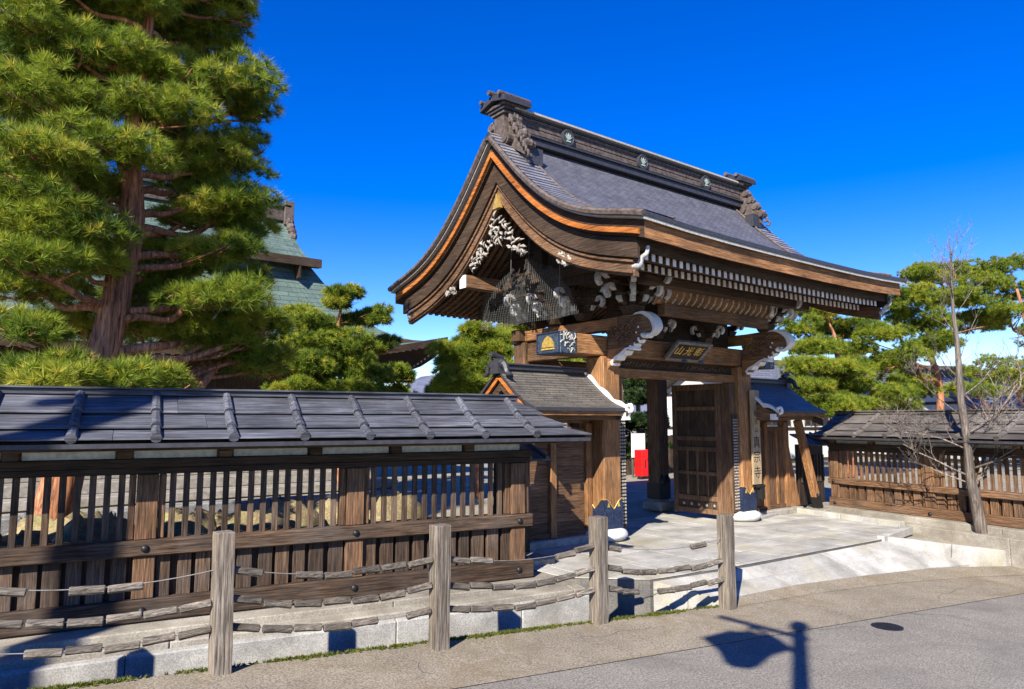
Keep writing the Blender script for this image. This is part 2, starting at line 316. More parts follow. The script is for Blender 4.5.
# ramp sloping from landing to street
r0=[(7.05,6.27),(8.6,6.11),(12.47,5.94)]; 
k=MB()
top=[(7.06,6.26),(8.9,6.06),(10.6,6.0),(11.8,5.95),(12.55,5.93)]; bot=[(7.62,5.62),(9.3,5.66),(11.0,5.5),(12.8,5.24),(14.35,4.98)]
for i in range(4):
    (ax,ay),(bx,by)=top[i],top[i+1];(cx_,cy_),(dx,dy)=bot[i+1],bot[i]
    for t0,t1 in ((0,.5),(.5,1)):
        L=lambda p,q,t:(p[0]+(q[0]-p[0])*t,p[1]+(q[1]-p[1])*t)
        def zz(t,x): return (-.03)*(1-t)+(stz(x)+.055)*t
        A=L((ax,ay),(dx,dy),t0);B=L((bx,by),(cx_,cy_),t0);Cc=L((bx,by),(cx_,cy_),t1);D=L((ax,ay),(dx,dy),t1); g=.006
        A=(A[0]+g,A[1]-g);B=(B[0]-g,B[1]-g);Cc=(Cc[0]-g,Cc[1]+g);D=(D[0]+g,D[1]+g)
        k.prism([(*D,-1.1),(*Cc,-1.1),(*B,-1.1),(*A,-1.1)],[(*D,zz(t1,D[0])),(*Cc,zz(t1,Cc[0])),(*B,zz(t0,B[0])),(*A,zz(t0,A[0]))],0)
k.build('ramp','granite',kind='structure',bevel=.004)
# kerb stones along the right edge
def kerb(p,q,w,h,name='kerb'):
    m=MB(); P=Vector(p);Q=Vector(q);L=(Q-P).length;n=max(1,int(L/1.1))
    for i in range(n): m.beam(P+(Q-P)*(i/n+.003),P+(Q-P)*((i+1)/n-.003),w,h)
    return m.build(name,'granite',kind='structure',bevel=.008)
kerb((14.62,8.9,.02),(14.16,6.35,.02),.16,.16)
kerb((12.5,5.98,-.03),(14.1,6.2,-.03),.12,.14)
kerb((12.62,5.98,-.17),(15.3,4.02,-.56),.15,.4)
kerb((12.9,8.62,.01),(14.6,8.98,.01),.2,.1)
# tan strip between the ramp foot and the street, and the sunken bed by the right wall
m=MB(); bb=[(7.62,5.62),(9.3,5.66),(11.0,5.5),(12.8,5.24),(15.6,4.0)]; ss=[(7.7,5.45),(9.4,5.34),(11.0,5.12),(12.8,4.68),(15.6,3.6)]
for i in range(4): m.add([(*ss[i],stz(ss[i][0])+.004),(*ss[i+1],stz(ss[i+1][0])+.004),(*bb[i+1],stz(bb[i+1][0])+.058),(*bb[i],stz(bb[i][0])+.058)],[(0,1,2,3)],0,.5)
m.build('ramp_foot','tan',kind='structure')
m=MB(); m.add([(12.55,6.0,-.1),(14.5,4.68,-.34),(15.1,4.5,-.34),(15.2,6.6,-.12),(14.1,6.4,-.1)],[(0,1,2,3,4)],0,.5); m.build('planting_bed','soil',kind='structure')
# manhole cover
t=thing('manhole_cover','round dark iron manhole cover set in the grey road','manhole cover',(8.34,3.97,stz(8.34)))
k=MB(); k.lathe([(.001,.003),(.14,.006),(.15,.008),(.165,.004),(.165,-.02)],(8.34,3.97,stz(8.34)+.002),24)
for i in range(-3,4):
    for j in range(-3,4):
        if i*i+j*j<11: k.box(8.34+i*.036-.012,8.34+i*.036+.012,3.97+j*.036-.012,3.97+j*.036+.012,stz(8.34)+.006,stz(8.34)+.012)
k.build('cover_plate','black',t)
# moss along the street edge
def tufts_np(P,Dr,length,width,per,spread,colr,curve=0):
    """needle triangles: P tuft centres (n,3), Dr unit directions"""
    n=len(P); d=rng.normal(size=(n,per,3)); d/=np.linalg.norm(d,axis=2,keepdims=True)
    d=Dr[:,None,:]*(1-spread)+d*spread; d/=np.linalg.norm(d,axis=2,keepdims=True)
    ln=length*rng.uniform(.6,1.15,(n,per,1)); s=np.cross(d,rng.normal(size=(n,per,3))); s/=np.linalg.norm(s,axis=2,keepdims=True)+1e-9
    base=P[:,None,:]+d*ln*.08; v=np.stack([base-s*width/2,base+s*width/2,base+d*ln],axis=2).reshape(-1,3)
    r=np.clip(colr[:,None]+rng.normal(0,.1,(n,per)),0,1).reshape(-1); return v,r
def np_mesh(name,v,r,mat,parent=None,kind=None):
    me=bpy.data.meshes.new(name); off=np.array(ORG[parent.name]) if parent else np.zeros(3)
    v=(v-off).astype(np.float32);nv=len(v);nf=nv//3
    me.vertices.add(nv);me.vertices.foreach_set('co',v.ravel());me.loops.add(nv);me.loops.foreach_set('vertex_index',np.arange(nv,dtype=np.int32))
    me.polygons.add(nf);me.polygons.foreach_set('loop_start',np.arange(0,nv,3,dtype=np.int32));me.update(calc_edges=True)
    me.materials.append(M[mat]);a=me.attributes.new('rnd','FLOAT','FACE');a.data.foreach_set('value',r.astype(np.float32))
    o=bpy.data.objects.new(name,me);C.objects.link(o)
    if parent:o.parent=parent;ORG[o.name]=ORG[parent.name]
    if kind:o['kind']=kind
    return o
n=5200; x=rng.uniform(-1,7.6,n); den=(np.sin(x*3.1)+np.sin(x*7.7+1)+np.sin(x*1.3+2))/3
keep=rng.random(n)<(.45+.55*den); x=x[keep]; y=np.array([edge_y(q) for q in x])-np.abs(rng.normal(0,.035,len(x)))+.02
P=np.stack([x,y,-.0355*x+.002],1); v,r=tufts_np(P,np.tile([0,0,1.],(len(P),1)),.03,.012,7,.75,rng.uniform(.2,.9,len(P)))
o=np_mesh('moss',v,r,'moss',kind='stuff'); 
# ------------------------------------------------------------------ timber walls with lattice and roof
def timber_wall(t,x0,x1,posts,H,rb,batt,batt0,right_end,wallmat='wall'):
    """local frame: x along, -y towards the street. H: base,boards,sill0,sill1,lat1,head1,eave,ridge"""
    hb,hs0,hs1,hl,hh,he,hr=H; W=wallmat
    loc=dict(local=True)
    k=MB(); k.box(x0,x1+.12,-.11,.11,0,hb); k.build('base_beam',W+'_x',t,bevel=.012,**loc)
    k=MB(); k.box(x0,x1+.1,-.13,.12,hs0,hs1); k.build('sill_beam',W+'_x',t,bevel=.012,**loc)
    k=MB(); k.box(x0,x1+.1,-.07,.07,hl+.0,hl+.07);k.box(x0,x1+.1,-.1,.1,hl+.072,hh); k.build('head_beam','dark_x',t,bevel=.01,**loc)
    for p in posts:
        k=MB(); k.box(p-.1,p+.1,-.095,.095,hb+.002,hs0-.002);k.box(p-.1,p+.1,-.1,.1,hs1+.002,hl-.002)
        k.box(p-.17,p-.105,-.06,.06,hs1+.002,hl-.002);k.box(p+.105,p+.17,-.06,.06,hs1+.002,hl-.002)
        o=k.build('post','gate_z',t,bevel=.008,**loc)
        k=MB()
        for z,yy in ((hb-.11,-.11),((hs0+hs1)/2,-.13)):
            for q in (p,):
                k.strip([[(q+a_*math.cos(j*math.pi/5),yy-b_,z+a_*math.sin(j*math.pi/5)) for j in range(10)] for a_,b_ in ((.038,0),(.036,.014),(.02,.026),(.004,.03))])
        k.build('iron_boss','black',o,local=True,smooth=True)
    pp=sorted(posts); bays=[(x0,pp[0])]+list(zip(pp[:-1],pp[1:]))+([(pp[-1],x1)] if x1-pp[-1]>.3 else [])
    for a_,b_ in bays:
        if b_-a_<.4: continue
        k=MB(); n=max(2,int(round((b_-a_-.34)/.128)))
        for i in range(n):
            c=a_+.17+(i+.5)*(b_-a_-.34)/n; k.box(c-.03,c+.03,-.03+random.uniform(-.002,.002),.012,hs1-.01,hl+.01)
        k.build('lattice',W+'_z',t,bevel=.004,**loc)
        k=MB(); k.box(a_+.1,b_-.1,.02,.05,hb,hs0,1); xx=a_+.11
        while xx<b_-.16:
            wd=random.uniform(.12,.165); k.box(xx,min(xx+wd,b_-.1),-.045,.018,hb-.0,hs0+.01,0); xx+=wd+random.uniform(.035,.07)
        k.build('lower_boards',[W+'_z','dark_z'],t,bevel=.004,**loc)
    k=MB(); xx=x0+.2
    while xx<x1-.3: k.box(xx,min(xx+.78,x1-.05),-.03,.03,hh+.002,hh+.12); xx+=.95
    k.build('plaster_strip','plaster',t,**loc)
    k=MB(); xx=x0+.05
    while xx<x1-.1: k.box(xx,xx+.13,-.09,.09,hh+.001,hh+.115); xx+=.95
    k.box(x0,x1+.05,-.06,.06,hh+.121,he+.06); k.box(x0,x1+.5,-.36,-.26,he-.07,he+.0)
    k.build('eave_timber',W+'_x',t,bevel=.006,**loc)
    # roof: three lapped courses on the street side, two behind
    yr=.26; ye=-.62; dz=hr-he
    E=(lambda s:x1+.03+.66*s) if right_end else (lambda s:x1)
    cs=[(0.03,.39),(.33,.71),(.65,1.0)]
    k=MB(); ps=lambda s,up:(yr+(ye-yr)*s, hr-dz*s*(1.0) -.05*math.sin(math.pi*s)+up)
    for i,(s0,s1) in enumerate(cs):
        u0,u1=.008,.06; (ya,za),(yb,zb)=ps(s0,u0),ps(s1,u1); th=.02
        xx=x0
        while xx<E(s1):
            xe=min(xx+random.uniform(1.6,2.4),E(s1)); last=xe>=E(s1)-.3
            if last: xe=E(s1)
            tl=E(s0) if last else xe-.002; bl=E(s1) if last else xe-.002
            k.prism([(xx,yb,zb-th),(bl,yb,zb-th),(tl,ya,za-th),(xx,ya,za-th)],[(xx,yb,zb),(bl,yb,zb),(tl,ya,za),(xx,ya,za)],0); xx=xe
            if last: break
    k.prism([(x0,ye+.02,he-.03),(E(1),ye+.02,he-.03),(E(0),yr,hr-.06),(x0,yr,hr-.16)],[(x0,ye+.02,he-.02),(E(1),ye+.02,he-.02),(E(0),yr,hr-.12),(x0,yr,hr-.12)],1)
    k.prism([(x0,yr,hr-.04),(E(0),yr,hr-.04),(E(1),yr+.6,he-.02),(x0,yr+.6,he-.02)],[(x0,yr,hr+.0),(E(0),yr,hr+.0),(E(1),yr+.6,he+.02),(x0,yr+.6,he+.02)],0)
    rf=k.build('roof',[rb,'dark_x'],t,bevel=.004,**loc)
    k=MB(); k.box(x0,E(0)+.02,yr-.06,yr+.06,hr-.01,hr+.045); k.box(x0,E(0)+.05,yr-.09,yr+.09,hr+.047,hr+.07); k.build('ridge_cap',rb,rf,bevel=.006,**loc)
    k=MB(); k.box(x0,E(1)-.02,ye-.004,ye+.02,he-.035,he+.008); k.build('eave_strip','edge',rf,**loc)
    xx=batt0
    while xx<x1+.35:
        if xx>x0:
            k=MB(); pts=[]
            for s in np.linspace(.04,.98,7):
                y_,z_=ps(s,.05); pts.append((xx+.08*s*0,y_,z_))
            for i in range(3):
                s0,s1=cs[i]; (ya,za),(yb,zb)=ps(s0,.03),ps(s1+.01,.062)
                if E(s1)>xx+.03: k.tube([(xx,ya,za),(xx,yb,zb)],[.042,.052],8)
            k.build('roof_batten',rb,rf,**loc)
        xx+=batt
A1=-10
t=thing('timber_wall','dark timber lattice wall with grey boarded roof, long stretch left of the gate','wall',(5.86,7.40,0),R(A1))
timber_wall(t,-10.4,0,[-8.6,-6.48,-4.36,-2.22,-.1],(.22,.64,.80,1.45,1.61,1.77,2.27),'roofboard',.70,-9.92,True)
t=thing('timber_wall','brown timber lattice wall with mossy boarded roof, right of the gate behind the bare tree','wall',(15.43,8.3,.13),R(-101))
timber_wall(t,-.1,6.6,[0.05,2.2,4.35,6.5],(.18,.48,.6,1.2,1.36,1.5,2.0),'roofboardr',.70,.3,False,wallmat='gate')
# concrete footings
def footing(org,ang,x0,x1,steps,name='footing'):
    m=MB(); c,s=math.cos(R(ang)),math.sin(R(ang)); T=lambda x,y,z:(org[0]+c*x-s*y,org[1]+s*x+c*y,z)
    for (y0,y1,zt,mi) in steps:
        xx=x0
        while xx<x1:
            xe=min(xx+random.uniform(1.5,2.6),x1)
            m.prism([T(xx+.003,y0,-1.2),T(xe-.003,y0,-1.2),T(xe-.003,y1,-1.2),T(xx+.003,y1,-1.2)],[T(xx+.003,y0,zt),T(xe-.003,y0,zt),T(xe-.003,y1,zt+.015),T(xx+.003,y1,zt+.015)],mi); xx=xe
    return m.build(name,['concrete','curbface','block'],kind='structure',bevel=.012)
footing((5.86,7.40),A1,-10.4,.62,[(-.36,.2,-.02,0),(-.56,-.362,-.1,0),(-.64,-.562,-.17,1)],'wall_footing')
footing((15.43,8.3),-101,-.5,6.6,[(-.3,.3,.125,0),(-.5,-.302,.0,0)],'wall_footing_right')
m=MB(); m.prism([(14.62,8.9,-.1),(14.2,6.5,-.1),(15.0,6.4,-.1),(15.3,8.9,-.1)],[(14.62,8.9,.0),(14.2,6.5,.0),(15.0,6.4,.03),(15.3,8.9,.03)]); m.build('wall_footing','concrete',kind='structure')
# ------------------------------------------------------------------ rope fence with timber sleeves
FP=[(-2.0,6.95),(1.82,6.30),(3.70,5.93),(5.67,5.80),(7.50,5.46)]
FP[0]=(-.1,6.62)
t=thing('rope_fence','low fence of grey square posts joined by wires with wooden sleeves','fence',(3.7,5.93,stz(3.7)))
for i,(px,py) in enumerate(FP):
    z=stz(px); k=MB(); h=1.13-(.02 if i in(0,4) else 0); lx=random.uniform(-.01,.01)
    s=.075; rings=[]
    for hh_ in np.linspace(-.25,h,7):
        q=s*(1+random.uniform(-.04,.04)); cx_=px+lx*hh_; rings.append([(cx_-q,py-q,z+hh_),(cx_+q,py-q,z+hh_),(cx_+q,py+q,z+hh_),(cx_-q,py+q,z+hh_)])
    rings.append([(a_[0]*.93+px*.07,a_[1]*.93+py*.07,z+h+.006) for a_ in rings[-1]])
    k.strip(rings); k.build('post','grey_z',t,bevel=.008)
for i in range(4):
    a_,b_=FP[i],FP[i+1]
    for li,(hh_,sag) in enumerate(((.84,.1),(.60,.1),(.38,.09))):
        za,zb=stz(a_[0])+hh_,stz(b_[0])+hh_
        f=lambda s:(a_[0]+(b_[0]-a_[0])*s,a_[1]+(b_[1]-a_[1])*s-.0,za+(zb-za)*s-sag*4*s*(1-s))
        k=MB(); k.tube([f(s) for s in np.linspace(.035,.965,14)],.0045,5); rp=k.build('rope','rope',t)
        L=math.hypot(b_[0]-a_[0],b_[1]-a_[1]); n=7
        for q in range(n):
            if li==0 and random.random()<.42: continue
            if li==2 and random.random()<.22: continue
            if li==1 and random.random()<.12: continue
            s0=.035+.93*q/n+.002; s1=.035+.93*(q+1)/n-.003-random.uniform(0,.006)
            p0,p1=Vector(f(s0)),Vector(f(s1)); off=Vector((0,random.uniform(-.01,.01),-.008+random.uniform(-.012,.012)))
            k=MB(); k.tube([p0+off,p0+off+(p1-p0)*.03,p0+off+(p1-p0)*.5,p0+off+(p1-p0)*.97,p1+off],[.028,.036,.034,.036,.028],7,wob=.1,squash=.85); k.build('wooden_sleeve','sleeve',t)
# ================================================================== MAIN GATE
GX,GY=10.63,9.64
G=thing('temple_gate','large roofed wooden temple gate with curved gable roof, brackets and open passage','temple gate',(GX,GY,0))
oo=np.array([0,.4,.9,1.4,1.9,2.3,2.9,3.5]); zz_=np.array([6.93,6.53,5.98,5.55,5.24,5.05,4.83,4.67])
pc=np.polyfit(oo,zz_,4); pz=lambda o:float(np.polyval(pc,abs(o)));
dp=np.polyder(pc); pd=lambda o:float(np.polyval(dp,abs(o)))
X0,X1=6.9,14.42
def lift(x,o):
    u=abs(x-(X0+X1)/2)/((X1-X0)/2); return .07*u**3*min(1,abs(o)/3.5)**2
def PT(x,o,t): return (x,GY+o,pz(o)+lift(x,o)-t*math.sqrt(1+min(pd(o),0)**2*.75))
def slab(a,ins,t0,t1,name,mats,parent,sides=(-1,1),uvm=False,bev=0,insr=None,topm=0,nx=8,a0=None):
    insr=ins if insr is None else insr; k=MB(); os_=np.linspace(-a,a if a0 is None else a0,57)
    xs_=np.linspace(X0+ins,X1-insr,nx+1); nO=len(os_)
    arc=[0]
    for i in range(1,nO): arc.append(arc[-1]+math.hypot(os_[i]-os_[i-1],pz(os_[i])-pz(os_[i-1])))
    top=[[PT(x_,o,t0) for o in os_] for x_ in xs_]; bot=[[PT(x_,o,t1) for o in os_] for x_ in xs_]
    V=[p for r_ in top for p in r_]; U=[(x_,arc[i]) for x_ in xs_ for i in range(nO)]
    F=[(j*nO+i,(j+1)*nO+i,(j+1)*nO+i+1,j*nO+i+1) for j in range(nx) for i in range(nO-1)]
    k.add(V,F,topm,.5,U)
    V=[p for r_ in bot for p in r_]; k.add(V,[f[::-1] for f in F],1,.5)
    for j in (0,nx): 
        V=top[j]+bot[j]; k.add(V,[(i,i+1,nO+i+1,nO+i) for i in range(nO-1)],1,.5)
    for i in (0,nO-1):
        V=[top[j][i] for j in range(nx+1)]+[bot[j][i] for j in range(nx+1)]; k.add(V,[(j,nx+1+j,nx+2+j,j+1) for j in range(nx)],2,.5)
    return k.build(name,mats,parent,bevel=bev)
roof=slab(3.5,0,0,.06,'roof',['shingle','edge','edge'],G)
slab(3.485,.02,.062,.11,'roof_edge',['silver','silver','silver'],roof)
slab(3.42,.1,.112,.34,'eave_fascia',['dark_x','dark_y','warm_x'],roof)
slab(3.2,.24,.342,.50,'under_eave_board',['dark_x','dark_y','dark_x'],roof)  # dark wood colour paints in shade below the eave
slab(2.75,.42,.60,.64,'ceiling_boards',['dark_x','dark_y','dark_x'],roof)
# raised verge tiles along both gable ends
for x_a,x_b in ((X0+.0,X0+.62),(X1-.62,X1)):
    k=MB(); os_=np.linspace(-3.5,3.5,61); arc=[0]
    for i in range(1,61): arc.append(arc[-1]+math.hypot(os_[i]-os_[i-1],pz(os_[i])-pz(os_[i-1])))
    v=[PT(x_a,o,-.012) for o in os_]+[PT(x_b,o,-.022) for o in os_]; uv=[(0,q) for q in arc]+[(.6,q) for q in arc]
    k.add(v,[(i,61+i,62+i,i+1) for i in range(60)],0,.5,uv)
    rim=x_b if x_a==X0 else x_a
    k.tube([PT(rim,o,-.022) for o in os_],.022,6,1); k.build('verge_tiles',['vergetile','ridge'],roof)
    xo=x_a if x_a==X0 else x_b
    k=MB(); k.tube([PT(xo,o,.04) for o in np.linspace(-3.5,3.5,60)],.05,6); k.build('verge_edge','ridge',roof)
# verge boards on both gables: orange strip, dark broad board, moulded bargeboard
def vboard(x,th,t0,t1,a,name,mat,parent,amin=0):
    for sg in (-1,1):
        os_=np.linspace(0,a,30)*sg; k=MB(); rings=[]
        for o in os_: rings.append([PT(x-th/2,o,t0),PT(x+th/2,o,t0),PT(x+th/2,o,t1),PT(x-th/2,o,t1)])
        k.strip(rings,r=.5); k.build(name,mat,parent,bevel=.004)
for sx,xb in ((1,X0),(-1,X1)):
    vboard(xb+sx*.075,.05,.235,.31,3.34,'orange_verge_strip','orange',roof)
    vboard(xb+sx*.2,.06,.345,.62,3.22,'dark_verge_board','dark_y',roof)
    vboard(xb+sx*.29,.09,.62,.86,3.1,'bargeboard','gate_y',roof)
    vboard(xb+sx*.23,.05,.64,.68,3.1,'bargeboard_moulding','pale' if 0 else 'gate_y',roof)
    vboard(xb+sx*.235,.05,.79,.83,3.08,'bargeboard_moulding','gate_y',roof)
    # white curl where the bargeboard ends over the eave
    for sg in (-1,1):
        k=MB(); b0=Vector(PT(xb+sx*.28,sg*3.05,.74)); 
        pts=smoothpath([b0,b0+Vector((0,sg*.1,.01)),b0+Vector((0,sg*.15,.1)),b0+Vector((0,sg*.24,.15)),b0+Vector((0,sg*.27,.25))],5)
        k.tube(pts,list(np.linspace(.04,.018,len(pts))),7,squash=1.3); k.build('white_curl','whitew',roof,smooth=True)
# rafters, two rows in front as single pieces, the rear rows together
def rafter_mesh(k,x,sg,a0,a1,tt,h,wd,mi=0):
    os_=np.linspace(a0,a1,14)*sg; rings=[[PT(x-wd/2,o,tt),PT(x+wd/2,o,tt),PT(x+wd/2,o,tt+h),PT(x-wd/2,o,tt+h)] for o in os_]
    k.strip(rings,0)
    e=rings[-1]; d_=.006*sg; k.prism([(p[0],p[1]+.001*sg,p[2]) for p in e],[(p[0],p[1]+d_,p[2]) for p in e],1)
xr=np.arange(7.36,13.99,.149)
for sg in (-1,1):
    for (a1,tt) in ((3.12,.505),(2.78,.625)):
        if sg==-1:
            for x_ in xr:
                k=MB(); rafter_mesh(k,x_,sg,.3,a1,tt,.1,.07); k.build('rafter',['gate_y','white'],roof)
        else:
            k=MB()
            for x_ in xr: rafter_mesh(k,x_,sg,.3,a1,tt,.1,.07)
            if tt<.6: rear=k
            else:
                rear.v,b0=rear.v,len(rear.v); rear.v+=k.v; rear.f+=[tuple(i+b0 for i in f) for f in k.f]; rear.m+=k.m; rear.r+=k.r; rear.uv+=k.uv
                rear.build('rafter',['gate_y','white'],roof,kind='stuff')
# main ridge with crests
def ridge(x0,x1,y,z0,s,parent,crests=()):
    k=MB(); k.box(x0,x1,y-.22*s,y+.22*s,z0,z0+.12*s); k.box(x0,x1,y-.26*s,y+.26*s,z0+.122*s,z0+.16*s)
    n=6
    for i in range(n): k.box(x0,x1,y-.155*s-.012*(i%2),y+.155*s+.012*(i%2),z0+.162*s+i*.055*s,z0+.162*s+(i+1)*.055*s-.001,1)
    k.box(x0,x1,y-.19*s,y+.19*s,z0+.494*s,z0+.53*s); k.box(x0,x1,y-.27*s,y+.27*s,z0+.532*s,z0+.575*s,2); k.box(x0,x1,y-.24*s,y+.24*s,z0+.577*s,z0+.60*s)
    rd=k.build('ridge',['edge','ridge','silver'],parent,bevel=.006)
    for cx_ in crests:
        for sg in (-1,1):
            yy=y+sg*.175*s; c=MB(); c.strip([[(cx_+a_*math.cos(j*math.pi/10),yy+sg*b_,z0+.33*s+a_*1.08*math.sin(j*math.pi/10)) for j in range(20)] for a_,b_ in ((.15,0),(.15,.05),(.125,.06),(.12,.05),(.001,.05))])
            cr=c.build('crest_disc','edge',rd)
            c=MB(); zc=z0+.33*s
            for an in (-50,-25,0,25,50):
                dx,dz=math.sin(R(an)),math.cos(R(an)); c.prism([(cx_-.0+dx*.02-dz*.014,yy+sg*.052,zc-.05+dz*.0),(cx_+dx*.07-dz*.02,yy+sg*.052,zc-.05+dz*.08),(cx_+dx*.13,yy+sg*.052,zc-.05+dz*.135),(cx_+dx*.07+dz*.02,yy+sg*.052,zc-.05+dz*.08)],
                    [(cx_-.0+dx*.02-dz*.014,yy+sg*.062,zc-.05),(cx_+dx*.07-dz*.02,yy+sg*.062,zc-.05+dz*.08),(cx_+dx*.13,yy+sg*.062,zc-.05+dz*.135),(cx_+dx*.07+dz*.02,yy+sg*.062,zc-.05+dz*.08)])
            c.box(cx_-.05,cx_+.05,yy+sg*.052,yy+sg*.062,zc-.085,zc-.06); c.build('crest','copper_pale',cr)
    return rd
rd=ridge(7.3,13.96,GY,6.86,1.0,roof,(8.57,10.6,12.64))
# ridge-end ornaments: demon tile block with stacked roof-like cap
def ridge_end(x,sx,parent,s=1.0,y=GY,z=6.75):
    k=MB(); B=lambda a0,a1,b,c0,c1,m=0,b2=None:k.prism([(x+sx*a0,y-b,z+c0),(x+sx*a1,y-b,z+c0),(x+sx*a1,y+b,z+c0),(x+sx*a0,y+b,z+c0)],[(x+sx*a0,y-(b2 or b),z+c1),(x+sx*a1,y-(b2 or b),z+c1),(x+sx*a1,y+(b2 or b),z+c1),(x+sx*a0,y+(b2 or b),z+c1)],m)
    s_=s
    B(-.12*s,.16*s,.2*s,.05*s,.62*s,0,.15*s)
    for sg in (-1,1):      # scrolling side fins stepping down the slopes
        for i,(dy,dz,r_) in enumerate(((.3,.42,.11),(.42,.22,.12),(.56,.02,.12),(.72,-.2,.11))):
            k.blob((x+sx*.02,y+sg*dy*s,z+dz*s+.05),.1*s,r_*s,r_*s,0,.25)
            k.tube([(x-sx*.1*s,y+sg*(dy+.03)*s,z+dz*s+.04),(x+sx*.14*s,y+sg*(dy+.03)*s,z+dz*s+.04)],.075*s,8)
        k.prism([(x-.07*s,y+sg*.15*s,z-.0*s),(x-.07*s,y+sg*.74*s,z-.38*s),(x-.07*s,y+sg*.68*s,z-.08*s),(x-.07*s,y+sg*.2*s,z+.55*s)],[(x+.07*s,y+sg*.15*s,z-.0*s),(x+.07*s,y+sg*.74*s,z-.38*s),(x+.07*s,y+sg*.68*s,z-.08*s),(x+.07*s,y+sg*.2*s,z+.55*s)])
    for sg in (-1,1):
        for i in range(9):
            a_=.25+i*.07; cy_=y+sg*a_*s; cz=z+(.5-i*.11)*s
            k.tube(smoothpath([(x-sx*.0+sx*.09*s,cy_,cz+.07*s),(x+sx*.13*s,cy_+sg*.06*s,cz+.03*s),(x+sx*.12*s,cy_+sg*.05*s,cz-.05*s),(x+sx*.09*s,cy_-sg*.01*s,cz-.04*s)],3),.028*s,6)
        k.tube([(x+sx*.2*s,y+sg*.24*s,z+.08*s),(x-sx*.12*s,y+sg*.24*s,z+.08*s)],.12*s,12); k.tube([(x+sx*.23*s,y+sg*.24*s,z+.08*s),(x+sx*.2*s,y+sg*.24*s,z+.08*s)],.08*s,12)
        k.box(min(x-sx*.35*s,x),max(x-sx*.35*s,x),min(y+sg*.5*s,y+sg*.72*s),max(y+sg*.5*s,y+sg*.72*s),z-.5*s,z-.18*s,1)
    for i,(b_,c0) in enumerate(((.2,.62),(.26,.68),(.32,.74))): B(-.16*s-i*.04,.2*s+i*.03,b_*s,c0*s,(c0+.055)*s,i%2)
    # little sloping cap with tube ends
    for sg in (-1,1):
        k.prism([(x-.34*s,y,z+.86*s),(x+.34*s,y,z+.86*s),(x+.34*s,y+sg*.4*s,z+.76*s),(x-.34*s,y+sg*.4*s,z+.76*s)],[(x-.34*s,y,z+.98*s),(x+.34*s,y,z+.98*s),(x+.34*s,y+sg*.4*s,z+.86*s),(x-.34*s,y+sg*.4*s,z+.86*s)],1)
        k.tube([(x-.4*s,y+sg*.3*s,z+.92*s),(x+.36*s,y+sg*.3*s,z+.92*s)],.045*s,8)
    k.tube([(x-.42*s,y,z+1.01*s),(x+.36*s,y,z+1.01*s)],.05*s,8)
    return k.build('ridge_end_ornament',['ridge','edge'],parent,bevel=.01)
ridge_end(7.28,-1,roof,.9); ridge_end(14.02,1,roof,.9)
# gable pendant carvings
def pendant(x,y,z,s,parent,seed=1,mat='pale'):
    st=random.getstate(); random.seed(seed); k=MB()
    for i in range(120):
        a_=random.uniform(-1,1); dy=a_*.62*s; dz=-abs(a_)*.62*s-random.uniform(0,.42)*s*(1-abs(a_)*.75)
        an=random.uniform(0,6.28); l=random.uniform(.06,.15)*s; wv=.03*s
        c=Vector((x+random.uniform(-.05,.03),y+dy,z+dz)); dv=Vector((random.uniform(-.5,.1),math.cos(an),math.sin(an)-.6)).normalized()
        k.tube(smoothpath([c-dv*l*.5,c+dv*l*.1+Vector((-.03,0,0)),c+dv*l*.5],3),[.006,wv*.6,wv,wv*.9,wv*.55,.01,.004],6,squash=.5)
    o=k.build('gable_pendant',mat,parent,smooth=True); random.setstate(st)
    k=MB(); k.prism([(x-.04,y-.08*s,z+.06),(x-.04,y+.08*s,z+.06),(x-.04,y,z+.26*s)],[(x+.03,y-.08*s,z+.06),(x+.03,y+.08*s,z+.06),(x+.03,y,z+.26*s)]); k.build('pendant_plate','gold',o)
    return o
pendant(7.1,GY-.02,5.56,1.25,roof,3); pendant(14.2,GY,5.56,1.25,roof,4)
for yy in (7.98,11.3):
    k=MB()
    for i in range(9): k.blob((7.2+random.uniform(-.03,.03),yy+random.uniform(-.16,.16),4.47+random.uniform(-.1,.1)),.05,.07,.06,0,.4)
    k.build('small_pendant','pale',roof)
# gable walls: tie beams, king post, carved struts
for xg,sx in ((8.15,-1),(13.1,1)):
    k=MB(); os_=np.linspace(-1.95,1.95,15)
    ring=[(xg,GY+o,max(4.3,pz(o)-.85)) for o in os_]; bot=[(xg,GY+1.95,4.3),(xg,GY-1.95,4.3)]
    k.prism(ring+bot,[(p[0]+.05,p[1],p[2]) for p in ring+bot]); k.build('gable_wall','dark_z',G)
    k=MB(); k.beam((xg+sx*.06,GY-2.0,4.55),(xg+sx*.06,GY+2.0,4.55),.16,.22); k.beam((xg+sx*.08,GY-1.2,5.1),(xg+sx*.08,GY+1.2,5.1),.14,.18); k.build('gable_beam','dark_y',G,bevel=.01)  # dark wood colour paints in the shade inside the gable
    k=MB(); k.box(xg+sx*.06-.09,xg+sx*.06+.09,GY-.12,GY+.12,4.66,5.9); k.build('king_post','dark_z',G,bevel=.01)
# purlins with white painted ends
for (yy,z0,z1) in ((7.45,4.13,4.27),(11.83,4.05,4.27),(8.45,4.42,4.66),(10.83,4.42,4.66)):
    xe=0 if yy==10.83 else 1.1
    k=MB(); k.box(7.2+xe,14.1-xe,yy-.1,yy+.1,z0,z1); o=k.build('purlin','dark_x' if xe else 'gate_x',G,bevel=.01)  # darker wood paints roof shade into all but the end-painted purlin
    if xe: continue
    k=MB(); k.box(7.188,7.199,yy-.098,yy+.098,z0+.002,z1-.002); k.box(14.101,14.112,yy-.098,yy+.098,z0+.002,z1-.002); k.build('painted_end','white',o)
k=MB(); k.box(7.2,14.1,GY-.12,GY+.12,5.85,6.1); k.build('ridge_purlin','gate_x',G,bevel=.01)
